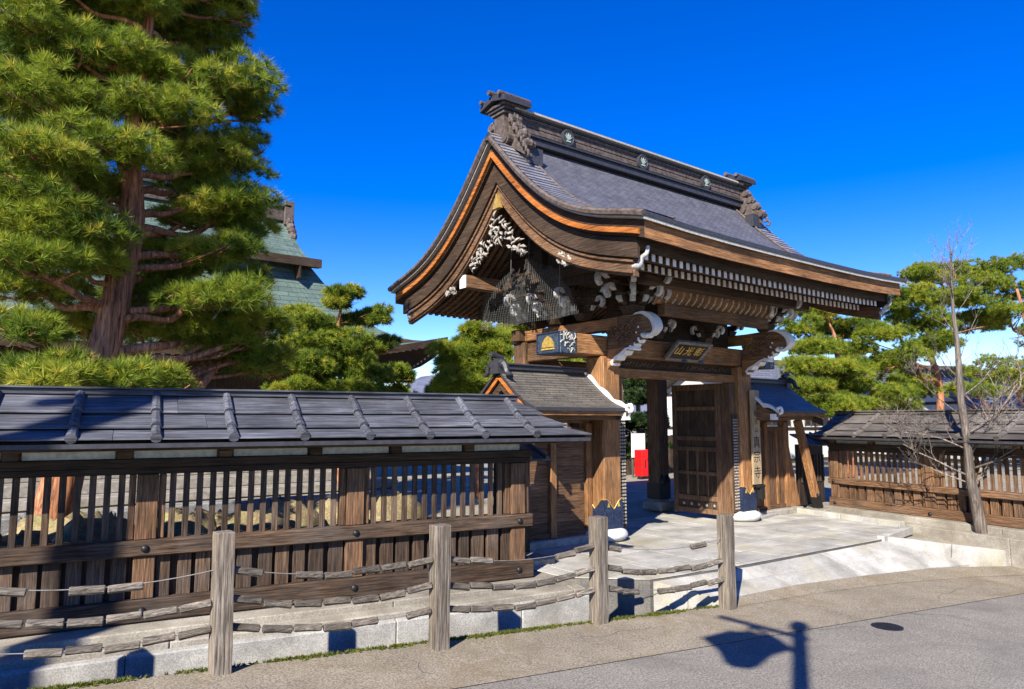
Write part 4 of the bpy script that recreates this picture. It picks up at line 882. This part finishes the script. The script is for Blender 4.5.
# ------------------------------------------------------------------ trees
def pine(name,label,group,base,trunk_pts,trunk_r,pads,bark,mat,ntuft,per,nl,nw,seed,shape=.62,limbs=True,hook=None):
    global rng
    rs=rng; rng=np.random.default_rng(seed); st=random.getstate(); random.seed(seed)
    t=thing(name,label,'tree',base,group=group)
    tp=smoothpath(trunk_pts,6); rr=np.interp(np.linspace(0,1,len(tp)),np.linspace(0,1,len(trunk_r)),trunk_r)
    k=MB(); k.tube(tp,list(rr),12,wob=.07); tr=k.build('trunk',bark,t,smooth=True)
    T=np.array(tp); vol=np.array([p[3]*p[4]+p[3]*p[5]*.8 for p in pads]); vol=vol/vol.sum(); V=[];Rr=[]
    for pi,(cx_,cy_,cz,rx,ry,rz) in enumerate(pads):
        c=np.array([cx_,cy_,cz])
        # limb from trunk
        zq=cz-.35*np.hypot(cx_-T[:,0],cy_-T[:,1]).min()-.1; i=int(np.argmin(np.abs(T[:,2]-zq)+.15*np.hypot(cx_-T[:,0],cy_-T[:,1]))); p0=T[i]; D=c-p0; L=np.linalg.norm(D)
        mid=p0+D*.5+np.array([rng.normal(0,.06),rng.normal(0,.06),-.06*L])*1.0
        k=MB(); r0=min(rr[i]*.6,.02+.022*L+.012*rx*2); path=smoothpath([p0,p0+D*.22+rng.normal(0,.03,3)*L,mid,p0+D*.8+rng.normal(0,.03,3)*L,c-np.array([0,0,rz*.4])],4)
        k.tube(path,list(np.linspace(r0,r0*.35,len(path))),7,wob=.1)
        for q in range(5):
            a_=rng.uniform(0,6.28); e=c+np.array([math.cos(a_)*rx*.75,math.sin(a_)*ry*.75,-rz*.15]); s0=np.array(path[rng.integers(len(path)//2,len(path))]); md=(s0+e)/2+rng.normal(0,.06,3)
            k.tube(smoothpath([s0,md,e],4),list(np.linspace(r0*.4,r0*.12,9)),5)
        k.build('limb',bark,t,smooth=True)
        n=int(ntuft*vol[pi]); ns=max(5,int(9*rx/.55)); su=rng.normal(size=(ns,3)); su/=np.linalg.norm(su,axis=1,keepdims=True); su[:,2]=su[:,2]*.9+.12
        sc_=c+su*rng.uniform(.25,1.0,(ns,1))**.6*np.array([rx,ry,rz*.95])*.85; sr=rng.uniform(.28,.5,ns)*min(rx,.9); sw=sr**2; idx=rng.choice(ns,n,p=sw/sw.sum())
        u=rng.normal(size=(n,3)); u/=np.linalg.norm(u,axis=1,keepdims=True); low=rng.random(n)<.72; u[:,2]=np.where(low,np.abs(u[:,2]),-np.abs(u[:,2])*.6)
        P=sc_[idx]+u*(rng.uniform(.3,1.08,(n,1))**.5)*sr[idx][:,None]*np.array([1.15,1.15,.62]); Dr=u*np.array([.8,.8,.5])+np.array([0,0,.55]); Dr/=np.linalg.norm(Dr,axis=1,keepdims=True)
        cl=np.clip(rng.normal(.48,.13,n)+rng.normal(0,.17,ns)[idx],0,1); brown=rng.random(n)<.06; cl[brown]=1.
        v,r=tufts_np(P,Dr,nl,nw,per,.55,cl); V.append(v);Rr.append(r)
    np_mesh('crown',np.concatenate(V),np.concatenate(Rr),mat,t)
    rng=rs; random.setstate(st); return t
# helper turning photo-derived places into pads around a trunk plane
def at(u,v,Y):
    f=712; p=math.atan(75.5/f); yw=R(YAW); F=np.array([math.sin(yw)*math.cos(p),math.cos(yw)*math.cos(p),math.sin(p)]); Rt=np.array([math.cos(yw),-math.sin(yw),0]); U=np.cross(Rt,F)
    d_=F+Rt*(u-512)/f-U*(v-344.5)/f; return np.array([0,0,2.])+d_*Y/d_[1]
def pads_from(lst,seed):
    rg=np.random.default_rng(seed); out=[]
    for (u,v,Y,ru,rv) in lst:
        c=at(u,v,Y); dep=c[0]*.61+c[1]*.79; out.append((c[0],c[1],c[2],ru*dep/712,ru*dep/712*rg.uniform(.8,1.1),rv*dep/712*(1.4 if rv<16 else 1.05)))
    return out
big=[(195,222,11.6,42,16),(245,240,11.5,30,14),(258,318,11.3,34,16),(225,345,11.4,44,16),(190,185,11.8,40,16),(262,362,11.5,34,14),(20,100,11.2,60,26),(80,190,11.2,60,22),(250,110,11.6,30,20),(180,75,10.8,50,22),(70,60,11,50,24),(130,-5,10.8,60,24),(180,330,11.6,60,20),(245,285,11.4,30,14),(10,200,10.6,60,24),(85,330,12.4,70,20),(20,290,11.4,60,20),(235,220,11.8,28,18),(200,-10,11,55,22),(30,28,10.8,50,20),(150,8,11.6,80,26),(232,18,11.3,38,22),(60,18,11.8,75,20),(150,-40,11.4,90,30),(30,-25,11,70,25),
 (95,60,11.2,60,22),(215,85,11.2,62,26),(165,120,10.7,62,20),(45,110,10.8,72,24),(248,150,11.4,30,16),(115,150,10.4,55,20),
 (40,165,10.4,70,22),(200,170,11.6,60,18),(215,205,11.3,52,18),(50,225,10.3,75,24),(222,250,11.0,40,18),(30,265,10.2,60,20),
 (75,262,10.6,48,16),(180,262,11.3,40,14),(215,300,10.4,60,22),(25,330,10.0,40,16),(160,300,11.8,55,18),(255,330,11.2,34,20),(240,360,11.6,50,18),
 (60,378,9.6,70,16),(150,382,9.5,50,12),(200,140,12.2,50,22),(100,100,12.2,60,24),(190,45,12.2,60,25),(170,265,12.3,70,20),(10,70,12,60,22)]
P_=pads_from(big,1)
tb_=[at(36,560,10.9)*[1,1,0]+np.array([0,0,-.05]),at(62,480,10.9),at(102,355,10.9),at(120,280,10.9),at(132,215,10.9),at(131,150,10.95),at(140,80,11),at(150,10,11),at(150,-40,11)]
pine('pine_tree','tall dense pine with reddish trunk rising behind the left wall','pine trees of the temple garden',tuple(tb_[0]),tb_,[.27,.25,.2,.18,.165,.13,.1,.06,.03],P_,'bark_red','needle',21000,42,.15,.0085,11)
MY=2.6
mid=[(340,300,15,26,10),(318,322,15,32,10),(370,318,15,26,10),(300,345,15,30,10),(345,345,14.6,36,11),(385,348,15.2,22,9),(310,368,14.6,34,11),(360,372,14.4,36,11),(290,388,14.6,30,9),(340,395,14.3,44,10),(395,378,15,22,9),(400,398,15,24,9),(270,372,14.8,20,9),(285,402,15,24,8)]
b0=at(345,420,15+MY);b0[2]=0
pine('pine_tree','rounded cloud-pruned garden pine standing before the green hall roof','pine trees of the temple garden',tuple(b0),[b0,at(338,405,15+MY),at(350,370,15+MY),at(338,335,15+MY),at(342,302,15+MY)],[.13,.11,.09,.06,.03],pads_from([(a,b,c+MY,d,e) for a,b,c,d,e in mid],2),'bark_red','needle_far',8200,36,.14,.015,12)
m2=[(478,340,15.5,28,12),(500,350,15.2,26,12),(460,358,15.4,28,12),(485,370,15.2,34,12),(450,378,15.4,24,10),(470,392,15.2,36,12),(505,380,15.4,24,14),(515,335,16,24,10),(445,398,15.6,18,9)]
b0=at(480,420,15.4);b0[2]=0
pine('pine_tree','bright garden pine half hidden by the left eave of the big gate','pine trees of the temple garden',tuple(b0),[b0,at(478,400,15.4),at(486,370,15.4),at(480,345,15.4)],[.12,.1,.07,.03],pads_from(m2,3),'bark_red','needle_far',5600,36,.15,.014,13)
m3=[(555,368,16.5,30,8),(575,362,17,24,7),(535,376,16.5,26,8),(560,385,16.5,34,9)]
b0=at(556,420,16.6);b0[2]=0
pine('pine_tree','low pine top seen between the left side gate roof and the lintel end','pine trees of the temple garden',tuple(b0),[b0,at(556,390,16.6),at(560,370,16.6)],[.1,.07,.03],pads_from(m3,4),'bark_red','needle_far',900,34,.16,.015,14)
r1=[(822,312,13.5,30,9),(800,328,13.3,22,9),(845,330,13.6,34,10),(810,348,13.2,32,10),(850,350,13.3,34,10),(800,368,13,28,9),(838,372,12.8,40,12),(880,365,13.2,30,10),(815,392,12.6,34,11),(860,395,12.4,42,13),(905,388,12.6,34,11),(840,408,12.2,36,9),(890,408,12.2,36,9)]
b0=at(848,430,12.9);b0[2]=0
pine('pine_tree','layered garden pine just right of the gate, behind the blue side roof','pine trees of the temple garden',tuple(b0),[b0,at(850,400,12.9),at(838,370,13),at(836,340,13.2),at(825,315,13.4)],[.15,.12,.09,.06,.03],pads_from(r1,5),'bark_red','needle_far',9000,36,.16,.015,15)
r2_=[(925,278,11.8,30,9),(960,272,12,26,9),(905,298,11.6,36,11),(950,300,11.4,40,11),(920,322,11.6,34,10),(885,335,11.6,30,9),(975,325,11.2,32,9),(940,345,11,34,10),(900,355,11.2,26,9)]
b0=at(935,430,11.5);b0[2]=0
pine('pine_tree','taller layered pine behind the bare tree','pine trees of the temple garden',tuple(b0),[b0,at(940,390,11.5),at(928,340,11.5),at(945,300,11.6),at(938,275,11.7)],[.15,.13,.1,.06,.03],pads_from(r2_,6),'bark_red','needle_far',7600,36,.14,.014,16)
r3=[(1010,270,10.5,34,12),(985,285,10.6,32,10),(1030,295,10.2,36,12),(1000,312,10.2,36,11),(1035,335,10,34,11),(1000,372,9.6,38,12),(1035,385,9.4,40,14),(975,392,9.8,26,9),(1060,300,10,40,14)]
b0=at(1040,430,10);b0[2]=0
pine('pine_tree','spreading pine at the right edge of the garden','pine trees of the temple garden',tuple(b0),[b0,at(1040,390,10),at(1030,340,10),at(1020,300,10.2),at(1012,275,10.4)],[.16,.13,.1,.06,.03],pads_from(r3,7),'bark_red','needle_far',6500,36,.14,.014,17)
dk=[(636,395,19,24,22),(625,425,18.6,24,20),(652,420,19,18,24),(640,450,18.5,24,14),(640,372,19.5,26,14)]
b0=at(640,470,19);b0[2]=0
pine('evergreen_tree','dark evergreen seen through the gate passage above the red panel',None,tuple(b0),[b0,at(640,440,19),at(638,400,19),at(640,375,19.2)],[.14,.12,.08,.04],pads_from(dk,8),'bark_grey','leaf_dark',2600,20,.16,.05,18)
# bare tree beside the right wall
t=thing('bare_tree','slim bare tree with pale grey bark in front of the right wall','tree',(14.34,5.22,-.25))
random.seed(21)
trk=[(14.5,5.12,-.35),(14.44,5.16,.3),(14.30,5.2,1.0),(14.26,5.2,1.6),(14.1,5.2,2.4),(14.12,5.2,3.2),(14.02,5.2,4.0),(14.06,5.2,4.7),(14.08,5.2,5.35)]
tp=smoothpath(trk,5); k=MB(); k.tube(tp,list(np.interp(np.linspace(0,1,len(tp)),[0,.04,.3,.6,.8,1],[.15,.11,.075,.05,.022,.006])),10,wob=.08); k.build('trunk','bark_grey',t,smooth=True)
cnt=0
def twig(k,p,d_,L,r,dep):
    p=Vector(p); d_=Vector(d_).normalized(); pts=[p]; n=4; c=p
    for i in range(n):
        d_=(d_+Vector((random.gauss(0,.13),random.gauss(0,.13),random.gauss(.05,.1)))).normalized(); c=c+d_*L/n; pts.append(c)
    k.tube(pts,list(np.linspace(r,r*.45,n+1)),5 if dep>1 else 4)
    if dep<=0: return
    for i in range(random.randint(4,5)):
        q=pts[random.randint(1,n)]; a_=random.uniform(0,6.28); nd=(d_*.8+Vector((math.cos(a_),math.sin(a_),random.uniform(.0,.6)))*.75); twig(k,q,nd,L*random.uniform(.45,.65),r*.5,dep-1)
br=[(.75,(.75,-.25,1.0),1.9,.045),(4.1,(.5,.2,1),.7,.012),(4.2,(-.5,-.2,1),.7,.012),(4.6,(.4,.4,1),.6,.01),(4.8,(-.3,-.4,1),.5,.01),(.9,(1,-.2,.25),1.3,.03),(1.05,(-.75,.65,.45),1.2,.025),(1.3,(.6,-.8,.9),1.6,.035),(1.5,(-.6,.8,.5),1.0,.02),(1.75,(.9,-.6,.4),1.1,.02),(2.0,(-.9,.5,.5),1.0,.02),(2.4,(.5,-.9,.7),.9,.018),(2.7,(-.5,.6,.8),.7,.015),(3.1,(.6,-.5,.9),.6,.012),(3.5,(-.6,.5,.8),.6,.012),(3.9,(.4,-.6,.9),.6,.012),(4.3,(-.4,.4,1),.6,.012),(4.5,(.5,-.4,1),.6,.011),(4.7,(-.4,.6,1),.5,.01),(4.9,(.4,-.5,1),.5,.01),(4.4,(.5,.5,.7),.5,.01),(4.6,(-.5,-.5,.8),.5,.01),(1.1,(.5,-.9,.35),1.5,.028),(.8,(-.5,.9,.3),.9,.018)]
for z_,dv,L,r_ in br:
    i=int(np.argmin([abs(p[2]-z_) for p in tp])); k=MB(); twig(k,tp[i],dv,L,r_*.75,3 if L>.7 else 2); k.build('branch','bark_grey',t,smooth=True)
# ------------------------------------------------------------------ temple hall behind the left wall
def hall():
    t=thing('temple_hall','big old temple hall with green copper hip-and-gable roof behind the tall pine','temple',(1,26,0))
    xr0,xr1=-6.5,7.9; yc=25.5; ex0,ex1=-11.5,12.9; ey0,ey1=20.3,31
    k=MB(); k.box(-8.5,9.8,22.4,29.5,0,4.3); k.build('walls','dark_z',t)
    k=MB(); k.box(-10,10.5,19.2,22.3,0,.22); k.box(-9.6,10.1,20.0,22.31,.222,.5); k.box(-9.2,9.9,20.9,22.32,.502,.85); k.build('stone_platform','block',t,bevel=.02)
    n=14; rings=[]
    for s in np.linspace(0,1,n):
        z=3.95+3.65*(1-s)**1.9; i0=lambda a_,b_:a_+(b_-a_)*s; rings.append((i0(-6.9,ex0),i0(8.7,ex1),i0(23.0,ey0),i0(28.0,ey1),z,s))
    def ring(xa,xb,ya,yb,z,s):
        g=[];m=12
        def L(a_,b_): return [a_+(b_-a_)*q/m for q in range(m)]
        lf=lambda q:.85*s*s*(abs(q-.5)*2)**4
        for q in range(m): g.append((xa+(xb-xa)*q/m,ya,z+lf(q/m)))
        for q in range(m): g.append((xb,ya+(yb-ya)*q/m,z+lf(q/m)))
        for q in range(m): g.append((xb-(xb-xa)*q/m,yb,z+lf(q/m)))
        for q in range(m): g.append((xa,yb-(yb-ya)*q/m,z+lf(q/m)))
        return g
    gs=[ring(*r_) for r_ in rings]; N_=len(gs[0]); V=[p for g in gs for p in g]
    UV=[((p[0] if (i%N_)//12 in(0,2) else p[1]),(i//N_)*.45) for i,p in enumerate(V)]
    k.__init__(); k.add(V,[(a_*N_+i,(a_+1)*N_+i,(a_+1)*N_+(i+1)%N_,a_*N_+(i+1)%N_) for a_ in range(n-1) for i in range(N_)],0,.5,UV)
    lo=[(p[0],p[1],p[2]-.22) for p in gs[-1]]; inn=[(p[0]*.86+.86*.14,p[1]*.86+25.5*.14,p[2]-.1) for p in gs[-1]]
    b_=len(k.v); k.add(list(gs[-1])+lo+inn,[(i,N_+i,N_+(i+1)%N_,(i+1)%N_) for i in range(N_)]+[(N_+i,2*N_+i,2*N_+(i+1)%N_,N_+(i+1)%N_) for i in range(N_)],1,.5)
    rf=k.build('lower_roof',['copper','dark_x'],t)
    k=MB(); xx=ex0+1
    while xx<ex1-.6:
        u_=(xx-ex0)/(ex1-ex0); z=4.1-.32+.85*(abs(u_-.5)*2)**4; k.box(xx-.045,xx+.045,ey0+.25,ey0+.27,z-.05,z+.05); xx+=.24
    yy=ey0+.6
    while yy<ey1-.6:
        u_=(yy-ey0)/(ey1-ey0); z=4.1-.32+.85*(abs(u_-.5)*2)**4; k.box(ex1-.27,ex1-.25,yy-.045,yy+.045,z-.05,z+.05); yy+=.24
    k.build('rafter_tips','white',rf,kind='stuff')
    # upper gable roof
    pf=lambda o:9.35-1.22*abs(o)+.18*o*o
    os_=np.linspace(-3.3,3.3,27); k=MB(); ax=[0]
    for i in range(1,27): ax.append(ax[-1]+math.hypot(os_[i]-os_[i-1],pf(os_[i])-pf(os_[i-1])))
    xa,xb=-7.2,9.15; A=[(xa,yc+o,pf(o)) for o in os_];B=[(xb,yc+o,pf(o)) for o in os_]
    k.add(A+B,[(i,27+i,28+i,i+1) for i in range(26)],0,.5,[(xa,q) for q in ax]+[(xb,q) for q in ax])
    A2=[(p[0],p[1],p[2]-.28) for p in A];B2=[(p[0],p[1],p[2]-.28) for p in B]; k.add(A2+B2,[(i,i+1,28+i,27+i) for i in range(26)],1,.5);k.add(B+B2,[(i,i+1,28+i,27+i) for i in range(26)],1,.5)
    for i in(0,26): k.add([A[i],B[i],B2[i],A2[i]],[(0,1,2,3)],1,.5)
    up=k.build('upper_roof',['copper','dark_x'],t)
    k=MB(); k.prism([(8.4,yc+o,pf(o)-.3) for o in os_]+[(8.4,yc+3.3,6.6),(8.4,yc-3.3,6.6)],[(8.45,yc+o,pf(o)-.3) for o in os_]+[(8.45,yc+3.3,6.6),(8.45,yc-3.3,6.6)]); k.build('gable_wall','dark_z',t)
    k=MB(); k.box(xa,xb-.1,yc-.25,yc+.25,9.25,9.75); k.box(xa,xb,yc-.35,yc+.35,9.75,9.85,1); k.box(xb-.25,xb+.1,yc-.35,yc+.35,9.1,10.0)
    for i in range(4): k.blob((xb-.05,yc-.35-.12*i,9.2-.2*i),.16,.16,.16,0,.2); 
    k.build('ridge',['ridge','copper'],up,bevel=.02)
hall()
# ------------------------------------------------------------------ houses on the right beyond the garden
def house(name,label,org,rz,L,Wd,hw,hr,oh=.7,roofm='greytile',wins=((.15,.4),(.55,.8)),post=None):
    t=thing(name,label,'house',org,R(rz)); lo=dict(local=True)
    k=MB(); k.box(0,L,0,Wd,0,hw); pg=[(0,0,hw),(0,Wd,hw),(0,Wd/2,hr-.15)]; k.prism(pg,[(L,p[1],p[2]) for p in pg]); wl=k.build('wall','plaster',t,**lo)
    k=MB()
    for xx in np.linspace(0,L,7): k.box(xx-.07,xx+.07,-.03,-.002,0,hw)
    for zz in (.05,hw*.45,hw-.15): k.box(0,L,-.05,-.031,zz,zz+.13)
    for yy in np.linspace(0,Wd,4): k.box(-.03,-.002,yy-.07,yy+.07,0,hw)
    for zz in (.05,hw*.45,hw-.15): k.box(-.05,-.031,0,Wd,zz,zz+.13)
    k.build('timber_frame','dark_z',t,bevel=.01,**lo)
    for a_,b_ in wins:
        k=MB(); k.box(L*a_,L*b_,-.06,-.052,hw*.52,hw-.2); wn=k.build('window','darkglass',t,**lo)
        k=MB(); 
        for q in np.linspace(L*a_,L*b_,5): k.box(q-.025,q+.025,-.09,-.061,hw*.52,hw-.2)
        k.build('frame','gate_z',wn,**lo)
    k=MB(); sl=math.hypot(Wd/2+oh,hr-hw+.3)
    for sg in (0,1):
        ye=-oh if sg==0 else Wd+oh; ze=hw-oh*(hr-hw)/(Wd/2); v=[(-oh,ye,ze),(L+oh,ye,ze),(L+oh,Wd/2,hr),(-oh,Wd/2,hr)]; uv=[(0,0),(L+2*oh,0),(L+2*oh,sl),(0,sl)]
        k.add(v,[(0,1,2,3)],0,.5,uv); k.add([(p[0],p[1],p[2]-.14) for p in v],[(3,2,1,0)],1,.5)
        for i,j in ((0,1),(1,2),(3,0)): k.add([v[i],v[j],(v[j][0],v[j][1],v[j][2]-.14),(v[i][0],v[i][1],v[i][2]-.14)],[(0,1,2,3)],1,.5)
    rf=k.build('roof',[roofm,'ridge'],t,**lo); k=MB(); k.box(-oh,L+oh,Wd/2-.16,Wd/2+.16,hr-.05,hr+.22); k.build('ridge_cap','ridge',rf,bevel=.03,**lo)
    return t
a_=at(800,392,19.5)
house('house','white-walled house with dark timbers seen just right of the gate lintel',(a_[0]-4.5,19.5,0),-8,7,6,3.4,5.0)
a_=at(1010,392,12)
house('house','grey-roofed old house behind the pines at the right edge',(a_[0]-1.5,13,0),-30,8,6,2.9,4.3)
a_=at(930,392,17)
house('house','low white house with long grey roof behind the bare tree',(a_[0]-3,17.5,0),-20,9,6,3.3,5.0)
# things seen through the passage
a_=at(640,518,14.6); 
t=thing('red_cabinet','bright red cabinet seen through the gate passage','cabinet',(18.85,17,-.03))
k=MB(); k.box(-.25,.5,-.15,.2,.1,1.0); bd=k.build('cabinet_body','red',t,local=True,bevel=.02); k=MB(); k.box(-.22,-.15,-.1,.1,0,.1);k.box(.35,.42,-.1,.1,0,.1); k.build('legs','black',t,local=True)
k=MB(); k.box(.02,.2,-.16,-.151,.65,.7);k.box(-.1,-.06,-.16,-.151,.4,.65); k.build('marking','black',bd,local=True)
t=thing('yard_fence','grey vertical board fence at the back of the yard behind the passage','fence',(18.0,18.6,-.1))
k=MB()
for i in range(40): k.box(-3+i*.2,-3+i*.2+.17,-.02,.02,0,1.5+random.uniform(-.02,.02))
k.build('boards','wall_z',t,local=True); k=MB()
for i in range(5): k.box(-3+i*2,-3+i*2+.12,-.08,-.021,0,1.65)
k.build('post','grey_z',t,local=True)
t=thing('stone_lantern','pale stone lantern in the yard behind the passage','lantern',(17.4,17.6,-.1))
k=MB(); k.lathe([(.3,0),(.3,.12),(.14,.16),(.12,.7),(.24,.78),(.26,.86)],(0,0,0),6); k.build('shaft','drum',t,local=True)
k=MB(); k.lathe([(.18,.86),(.18,1.12)],(0,0,0),6); k.build('light_box','drum',t,local=True); k=MB(); k.lathe([(.4,1.12),(.38,1.17),(.12,1.36),(.06,1.42),(.07,1.48),(.001,1.56)],(0,0,0),6); k.build('cap','drum',t,local=True)
# garden rocks and stone edging behind the lattice
rk=[(0,548,9.7),(95,535,9.9),(130,530,10.2),(180,520,10.1),(225,510,10.3),(290,505,10.6),(335,500,10.8),(60,520,10.4),(255,515,10.0),(395,495,11.0)]
desc=['mossy yellow boulder left of the big pine trunk','mossy yellow boulder right of the big pine trunk','squat tan garden boulder behind the first lattice bay','tan boulder behind the left end of the second lattice bay','rounded ochre boulder behind the middle of the second lattice bay','long flat boulder behind the right of the second lattice bay','small ochre boulder behind the lattice near the second post','dark mossy boulder just behind the big pine trunk','low tan rock in front of the ochre boulders','small boulder behind the third lattice bay']
for (u_,v_,Y_),dd in zip(rk,desc):
    c=at(u_,v_,Y_); k=MB(); k.blob((0,0,0),random.uniform(.5,.8),random.uniform(.3,.4),random.uniform(.5,.7),0,.16,18,12); o=k.build('garden_boulder','boulder',smooth=True); o.location=(c[0],c[1],.15); tag(o,dd+', seen through the left wall','boulder','garden boulders behind the left wall')
k=MB(); 
for i in range(18): k.box(-4+i*.6,-4+i*.6+.59,12.6,12.9,0,.62+random.uniform(-.03,.03))
o=k.build('stone_wall','greyrock',bevel=.02); tag(o,'low grey cut-stone wall in the yard behind the left lattice wall','wall')
t=thing('notice_panel','small white panel standing just behind the red cabinet in the passage view','panel',(19.25,17.6,-.03))
k=MB(); k.box(-.35,.35,-.02,.02,.7,1.55); k.build('board','white',t,local=True,bevel=.01)
for q in (-.25,.25): k=MB(); k.box(q-.03,q+.03,.021,.07,0,1.5); k.build('leg','grey_z',t,local=True)
# ------------------------------------------------------------------ far hills
k=MB(); nx_=80; rows=[]
for j,(dist,hs_) in enumerate(((900,0),(1300,165),(1500,120))):
    rows.append([(dist*math.sin(R(-40+i*1.9)),dist*math.cos(R(-40+i*1.9)),-2+hs_*(.62+.22*math.sin(i*.31)+.13*math.sin(i*.83+1)+.05*math.sin(i*2.1))) for i in range(nx_)])
k.add([p for r_ in rows for p in r_],[(j*nx_+i,j*nx_+i+1,(j+1)*nx_+i+1,(j+1)*nx_+i) for j in range(2) for i in range(nx_-1)],0,.5); k.build('hills','hill',kind='structure')
# ------------------------------------------------------------------ street furniture beside and behind the camera, casting the shadows in the picture
sxy=(math.cos(R(SUN_AZ)),math.sin(R(SUN_AZ))); tn=math.tan(R(SUN_EL))
h=7.0; tip=(7.5,4.53); bx_,by_=tip[0]-h/tn*sxy[0],tip[1]-h/tn*sxy[1]
t=thing('street_lamp','tall street lamp with a hanging roofed lantern that shades the road','street lamp',(bx_,by_,-.1))
k=MB(); k.lathe([(.11,0),(.09,.1),(.075,6.7),(.1,6.75),(.11,6.84),(.08,6.92),(.02,6.98)],(0,0,0),14); k.build('pole','black',t,local=True)
k=MB(); k.beam((0,-.1,6.5),(0,1.0,6.5),.06,.07); k.tube(smoothpath([(0,.05,6.05),(0,.25,6.28),(0,.6,6.45)],4),.03,6); k.build('arm','black',t,local=True)
k=MB(); c=(0,.58,5.5); k.lathe([(.44,.46),(.42,.5),(.2,.64),(.04,.78),(.001,.8)],c,6); k.lathe([(.16,.0),(.34,.455)],c,6); k.lathe([(.001,-.12),(.05,-.08),(.17,-.005)],c,6); k.tube([(0,.58,6.3),(0,.58,6.48)],.02,5); k.build('lantern','black',t,local=True)
tx,ty=1.0,8.1; L_=10.0
t=thing('utility_pole','thick concrete utility pole standing across the street on the left','utility pole',(tx-L_*sxy[0],ty-L_*sxy[1],-.1))
k=MB(); k.lathe([(.25,0),(.22,5),(.2,10.5),(.001,10.55)],(0,0,0),16); k.build('pole','pole',t,local=True); k=MB(); k.box(-.9,.9,-.06,.06,9.6,9.75); k.build('crossarm','black',t,local=True)
for nm in list(bpy.data.objects): pass
